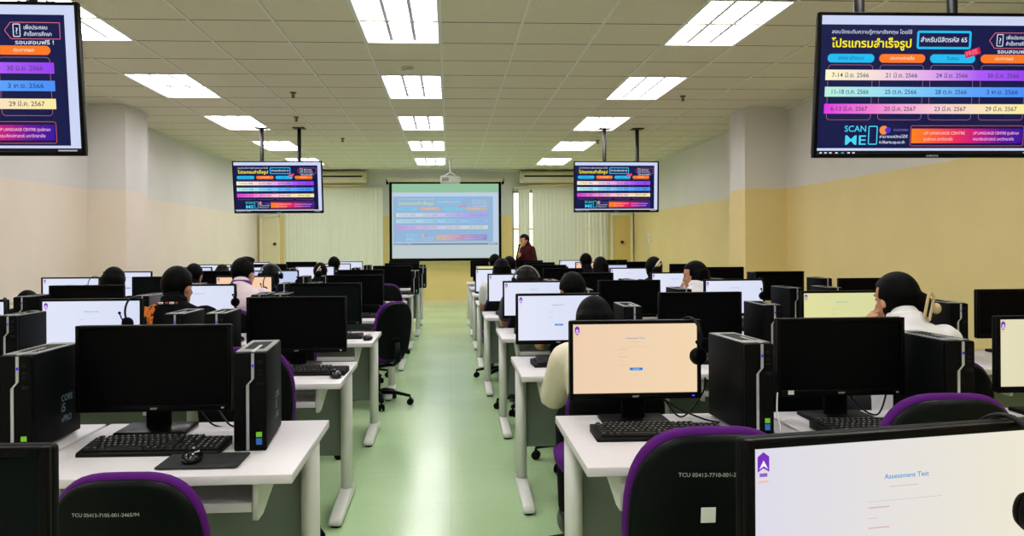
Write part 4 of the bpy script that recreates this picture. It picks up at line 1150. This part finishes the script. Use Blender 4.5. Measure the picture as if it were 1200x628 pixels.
CM = cloth('top_maroon', (62, 12, 20)); CN_ = cloth('shirt_navy', (30, 34, 52)); CG = cloth('shirt_grey', (84, 84, 90)); CO = orange_pattern()
def claw_clip(mk=True):
    def f(r, ho, so, HM):
        c = MB(); P = []
        for x, z in rrect(.046, .115, .012, 4): P.append((x, 0, z))
        mt = HM @ Matrix.Translation((.042, -.132, -.035)) @ Euler((R(4), R(24), R(20))).to_matrix().to_4x4()
        c.tube([mt @ Vector(p) for p in P], .0055, 8, closed=True, ell=(1, 1.5)); c.build('hair_clip', M['clip'], ho)
        b = MB(); b.ball((0, 0, 0), (.022, .018, .024), 14, mtx=HM @ Matrix.Translation((.09, -.122, -.045))); b.build('hair_tie', M['clip'], ho)
    return f
def small_clip(col, dx=.02, big=1):
    def f(r, ho, so, HM):
        m = mat('hair_clip_' + str(col[0]), col, .3)
        c = MB(); mt = HM @ Matrix.Translation((dx, -.112, .03)) @ Euler((R(15), R(35), R(8))).to_matrix().to_4x4()
        c.tube([mt @ Vector(p) for p in ((0, 0, -.05 * big), (.006, -.008, -.02), (.0, -.01, .02), (0, 0, .05 * big))], [.007, .012, .012, .007], 8)
        c.tube([mt @ Vector(p) for p in ((.028, .004, -.04 * big), (.03, -.006, -.01), (.024, -.004, .03 * big))], [.006, .01, .006], 8)
        c.build('hair_clip', m, ho)
    return f
def shirt_marks(r, ho, so, HM):
    m = MB(); t = MB()
    for x in (-.03, .03): m.box((x, -.062, 1.0), (.026, .012, .012), .003)
    for x in (-.055, .055, 0): t.box((x, -.058, 1.0), (.014, .012, .012), .003)
    m.build('collar_stripe', M['sticker'], so); t.build('collar_stripe', mat('red_stripe', (180, 30, 40), .7), so)

PW = 'seated person, '
seat(-1.654, 4.86, 1.256, 'person with short black hair in a black jacket with orange patterned left sleeve', 'purple task chair of the person in the orange-sleeved jacket', style='short', sleeve='long', shirt=CO, extras=shirt_marks, shirt_name='jacket', yaw=-.25, slim=1.14)
seat(-1.671, 6.45, 1.284, 'person with bunched-up black hair in a pale shirt, before the orange-tinted monitor', 'purple task chair of the person in the pale shirt, left block', style='crop', shirt=CP, collar=CV, yaw=-.3)
p3, hm3 = seat(-1.819, 8.1, 1.182, 'person with a bob and headset, right of the person in the pale shirt', 'purple task chair of the person with a bob, left block', style='bob', shirt=CN_, slim=.92)
seat(-1.591, 9.8, 1.17, 'person with dark hair and a pale hair clip, left block, seventh row', 'purple task chair of the person with a pale clip, left block', style='low bun', shirt=CB, slim=.92, extras=small_clip((226, 200, 196), -.01))
seat(-1.65, 11.35, 1.222, 'person with round black hair before the blinds, left of the projection screen', 'purple task chair of the farthest person in the left block', style='short', shirt=CB)
seat(-2.688, 6.45, 1.216, 'person with black hair near the left column, right of the lit wall-side monitor', 'purple task chair near the left column, fifth row', style='bob', shirt=CB)
seat(-2.581, 8.1, 1.205, 'person with black hair seen above the off monitor, third from the aisle, left block', 'purple task chair third from the aisle, left block, sixth row', style='short', shirt=CB)
seat(-2.775, 9.8, 1.158, 'person with brown-black hair low between far lit monitors, left block', 'purple task chair third from the aisle, left block, seventh row', style='bob', shirt=CN_, hair='hair_b')
seat(-3.328, 6.45, 1.038, 'person bent low at the wall side, head just above a tower at far left', 'purple task chair at the wall side, left block', style='short', shirt=CB)
seat(.63, 3.42, 1.147, 'person in a loose cream jacket behind the peach-tinted monitor by the aisle', 'purple task chair of the person in the cream jacket', style='bob', sleeve='long', shirt=CC, puff=.01, slim=.88, shirt_name='jacket', lean=.35)
p_q2, hm_q2 = seat(.641, 6.57, 1.181, 'person with dark hair and a grey headband headset, fifth row, by the right aisle', 'purple task chair of the person with a grey headset, right block', style='bob', shirt=CG, hair='hair_b', slim=.95)
seat(.783, 5.0, 1.197, 'person with tousled dark hair, next beyond the cream jacket along the aisle', 'purple task chair by the aisle, right block, fourth row', style='short', shirt=CB, yaw=.2)
seat(.538, 8.15, 1.234, 'person with long black hair by the aisle, right block, sixth row', 'purple task chair by the aisle, right block, sixth row', style='long', shirt=CW, slim=.92)
seat(.737, 9.72, 1.234, 'person with round black hair by the aisle, right block, seventh row', 'purple task chair by the aisle, right block, seventh row', style='short', shirt=CB)
seat(.647, 11.29, 1.244, 'person farthest back by the aisle, head just below the projection screen', 'purple task chair by the aisle, right block, eighth row', style='short', shirt=CB)
seat(1.966, 11.29, 1.247, 'person with round black hair above the orange-tinted monitor, before the right blinds', 'purple task chair before the orange-tinted monitor, right block', style='short', shirt=CB)
seat(1.874, 9.72, 1.221, 'person with black hair half hidden right of the orange-tinted monitor, far right block', 'purple task chair third from the aisle, right block, seventh row', style='bob', shirt=CB)
seat(2.139, 8.15, 1.241, 'person with dark hair held by a large pale yellow clip, right block', 'purple task chair of the person with a pale yellow clip', style='low bun', shirt=CB, extras=small_clip((240, 226, 190), .0, 1.3))
seat(2.083, 6.57, 1.228, 'person in a white shirt with face turned left, before the right column', 'purple task chair of the person turned left, right block', style='bob', shirt=CW, yaw=.95, arms=('cheek', 'type'), slim=.95)
seat(2.014, 3.42, 1.24, 'person in a white shirt with a beige hair clip, hand at the cheek', 'purple task chair of the person with the beige clip', style='updo', shirt=CW, yaw=.25, arms=('cheek', 'type'), slim=1.0, extras=claw_clip(), sleeve='short')
t, HMt = person((1.496, 15.0, 0), R(122), 1.605 / 1.64, 'standing person in a maroon top holding a microphone before the right blinds', lean=.04, style='short', sleeve='long', arms=('down', 'mic'), yaw=-.1, pitch=.2, slim=.8, stand=True, shirt=CM, hair='hair_b')
_, _, _, _, _, _, _, _, hands_t, _ = person_geo(.04, 'short', 'long', ('down', 'mic'), -.1, .2, .8, True, 0)
mm = MB(); wv = hands_t[1]; c = wv + Vector((-.055, .06, .02)); tip = HMt @ Vector((0, .135, -.075))
ax = (tip - c).normalized()
rt = empty('microphone'); rt.location = t.location; rt.rotation_euler = t.rotation_euler; rt.scale = t.scale
mm.tube([c - ax * .1, c, tip - ax * .03], [.012, .014, .018], 14); mm.build('handle', M['black'], rt)
MB().ball(tip, .026, 14).build('grille', M['dark'], rt)
tag(rt, 'black microphone held up by the standing person in maroon', 'microphone')
for pr, hm, lab in ((p_q2, hm_q2, 'grey headset worn by the dark-haired person in the fifth row by the aisle'), (p3, hm3, 'dark headset worn by the person with a bob in the left block')):
    h = proto('headset', make_headset, True)
    h.location = pr.location + (hm @ Vector((0, -.005, .136))) * pr.scale.x; h.rotation_euler = (0, 0, pr.rotation_euler.z)
    tag(h, lab, 'headset', 'black headsets')

# cables behind the nearest monitors
def cable(pts, lab, m='cable', r=.0035):
    P = [Vector(p) for p in pts]; q = []
    for i in range(len(P) - 1):
        p0, p1, p2, p3 = P[max(i - 1, 0)], P[i], P[i + 1], P[min(i + 2, len(P) - 1)]
        for k in range(8):
            t = k / 8; q.append(.5 * ((2 * p1) + (p2 - p0) * t + (2 * p0 - 5 * p1 + 4 * p2 - p3) * t * t + (3 * p1 - p0 - 3 * p2 + p3) * t ** 3))
    q.append(P[-1]); o = MB().tube(q, r, 8).build('cable', M[m]); tag(o, lab, 'cable', 'loose desk cables')
zt = DH + .005
cable([(-1.0, 2.885, .9), (-.93, 2.93, .8), (-.85, 2.9, zt), (-.76, 2.93, zt), (-.715, 2.945, .8)], 'black cable from the off monitor to the tower on the left aisle desk')
cable([(-.98, 2.885, .87), (-.86, 2.94, .78), (-.78, 2.88, zt), (-.7, 2.95, zt), (-.69, 2.962, .76)], 'second black cable looping behind the left aisle monitor')
cable([(.72, 2.885, .9), (.8, 2.93, .79), (.86, 2.9, zt), (.95, 2.94, .8), (.97, 2.96, .86)], 'black cable from the peach-lit monitor to its tower')
cable([(.7, 2.885, .86), (.84, 2.92, .76), (.93, 2.86, zt), (.968, 2.8, zt)], 'second black cable behind the peach-lit monitor')
cable([(1.46, 2.885, .9), (1.53, 2.92, .77), (1.6, 2.88, zt), (1.67, 2.93, .82)], 'black cable behind the off monitor, second desk on the right')
cable([(1.115, 2.64, .86), (1.105, 2.62, .8), (1.1, 2.58, .75), (1.1, 2.6, zt), (1.12, 2.7, zt)], 'pale cable hanging beside the tower right of the peach-lit monitor', 'cable_white', .003)
for k in KIDS: pass

# ------------------------------------------------------------------ world, camera, view
w = bpy.data.worlds.new('daylight'); SC.world = w; w.use_nodes = True
bg = w.node_tree.nodes['Background']; sky = w.node_tree.nodes.new('ShaderNodeTexSky'); sky.sky_type = 'NISHITA'; sky.sun_elevation = R(40); sky.sun_disc = False
w.node_tree.links.new(sky.outputs[0], bg.inputs[0]); bg.inputs[1].default_value = .35
cam = bpy.data.cameras.new('camera'); co = bpy.data.objects.new('camera', cam); COL.objects.link(co)
co.location = (0, 0, 1.37)
co.rotation_euler = (Euler((0, 0, R(-3.2))).to_matrix() @ Euler((R(90), 0, 0)).to_matrix() @ Euler((0, 0, -.006)).to_matrix()).to_euler()
cam.sensor_width = 36; cam.lens = 925 / 1200 * 36; cam.shift_x = 21.3 / 1200; cam.shift_y = -27 / 1200; cam.clip_start = .05
SC.camera = co
vs = SC.view_settings; vs.view_transform = 'Standard'; vs.look = 'None'; vs.gamma = 1; vs.use_curve_mapping = False; vs.exposure = 0
SC.cycles.use_denoising = True; SC.cycles.max_bounces = 8; SC.cycles.sample_clamp_indirect = 6
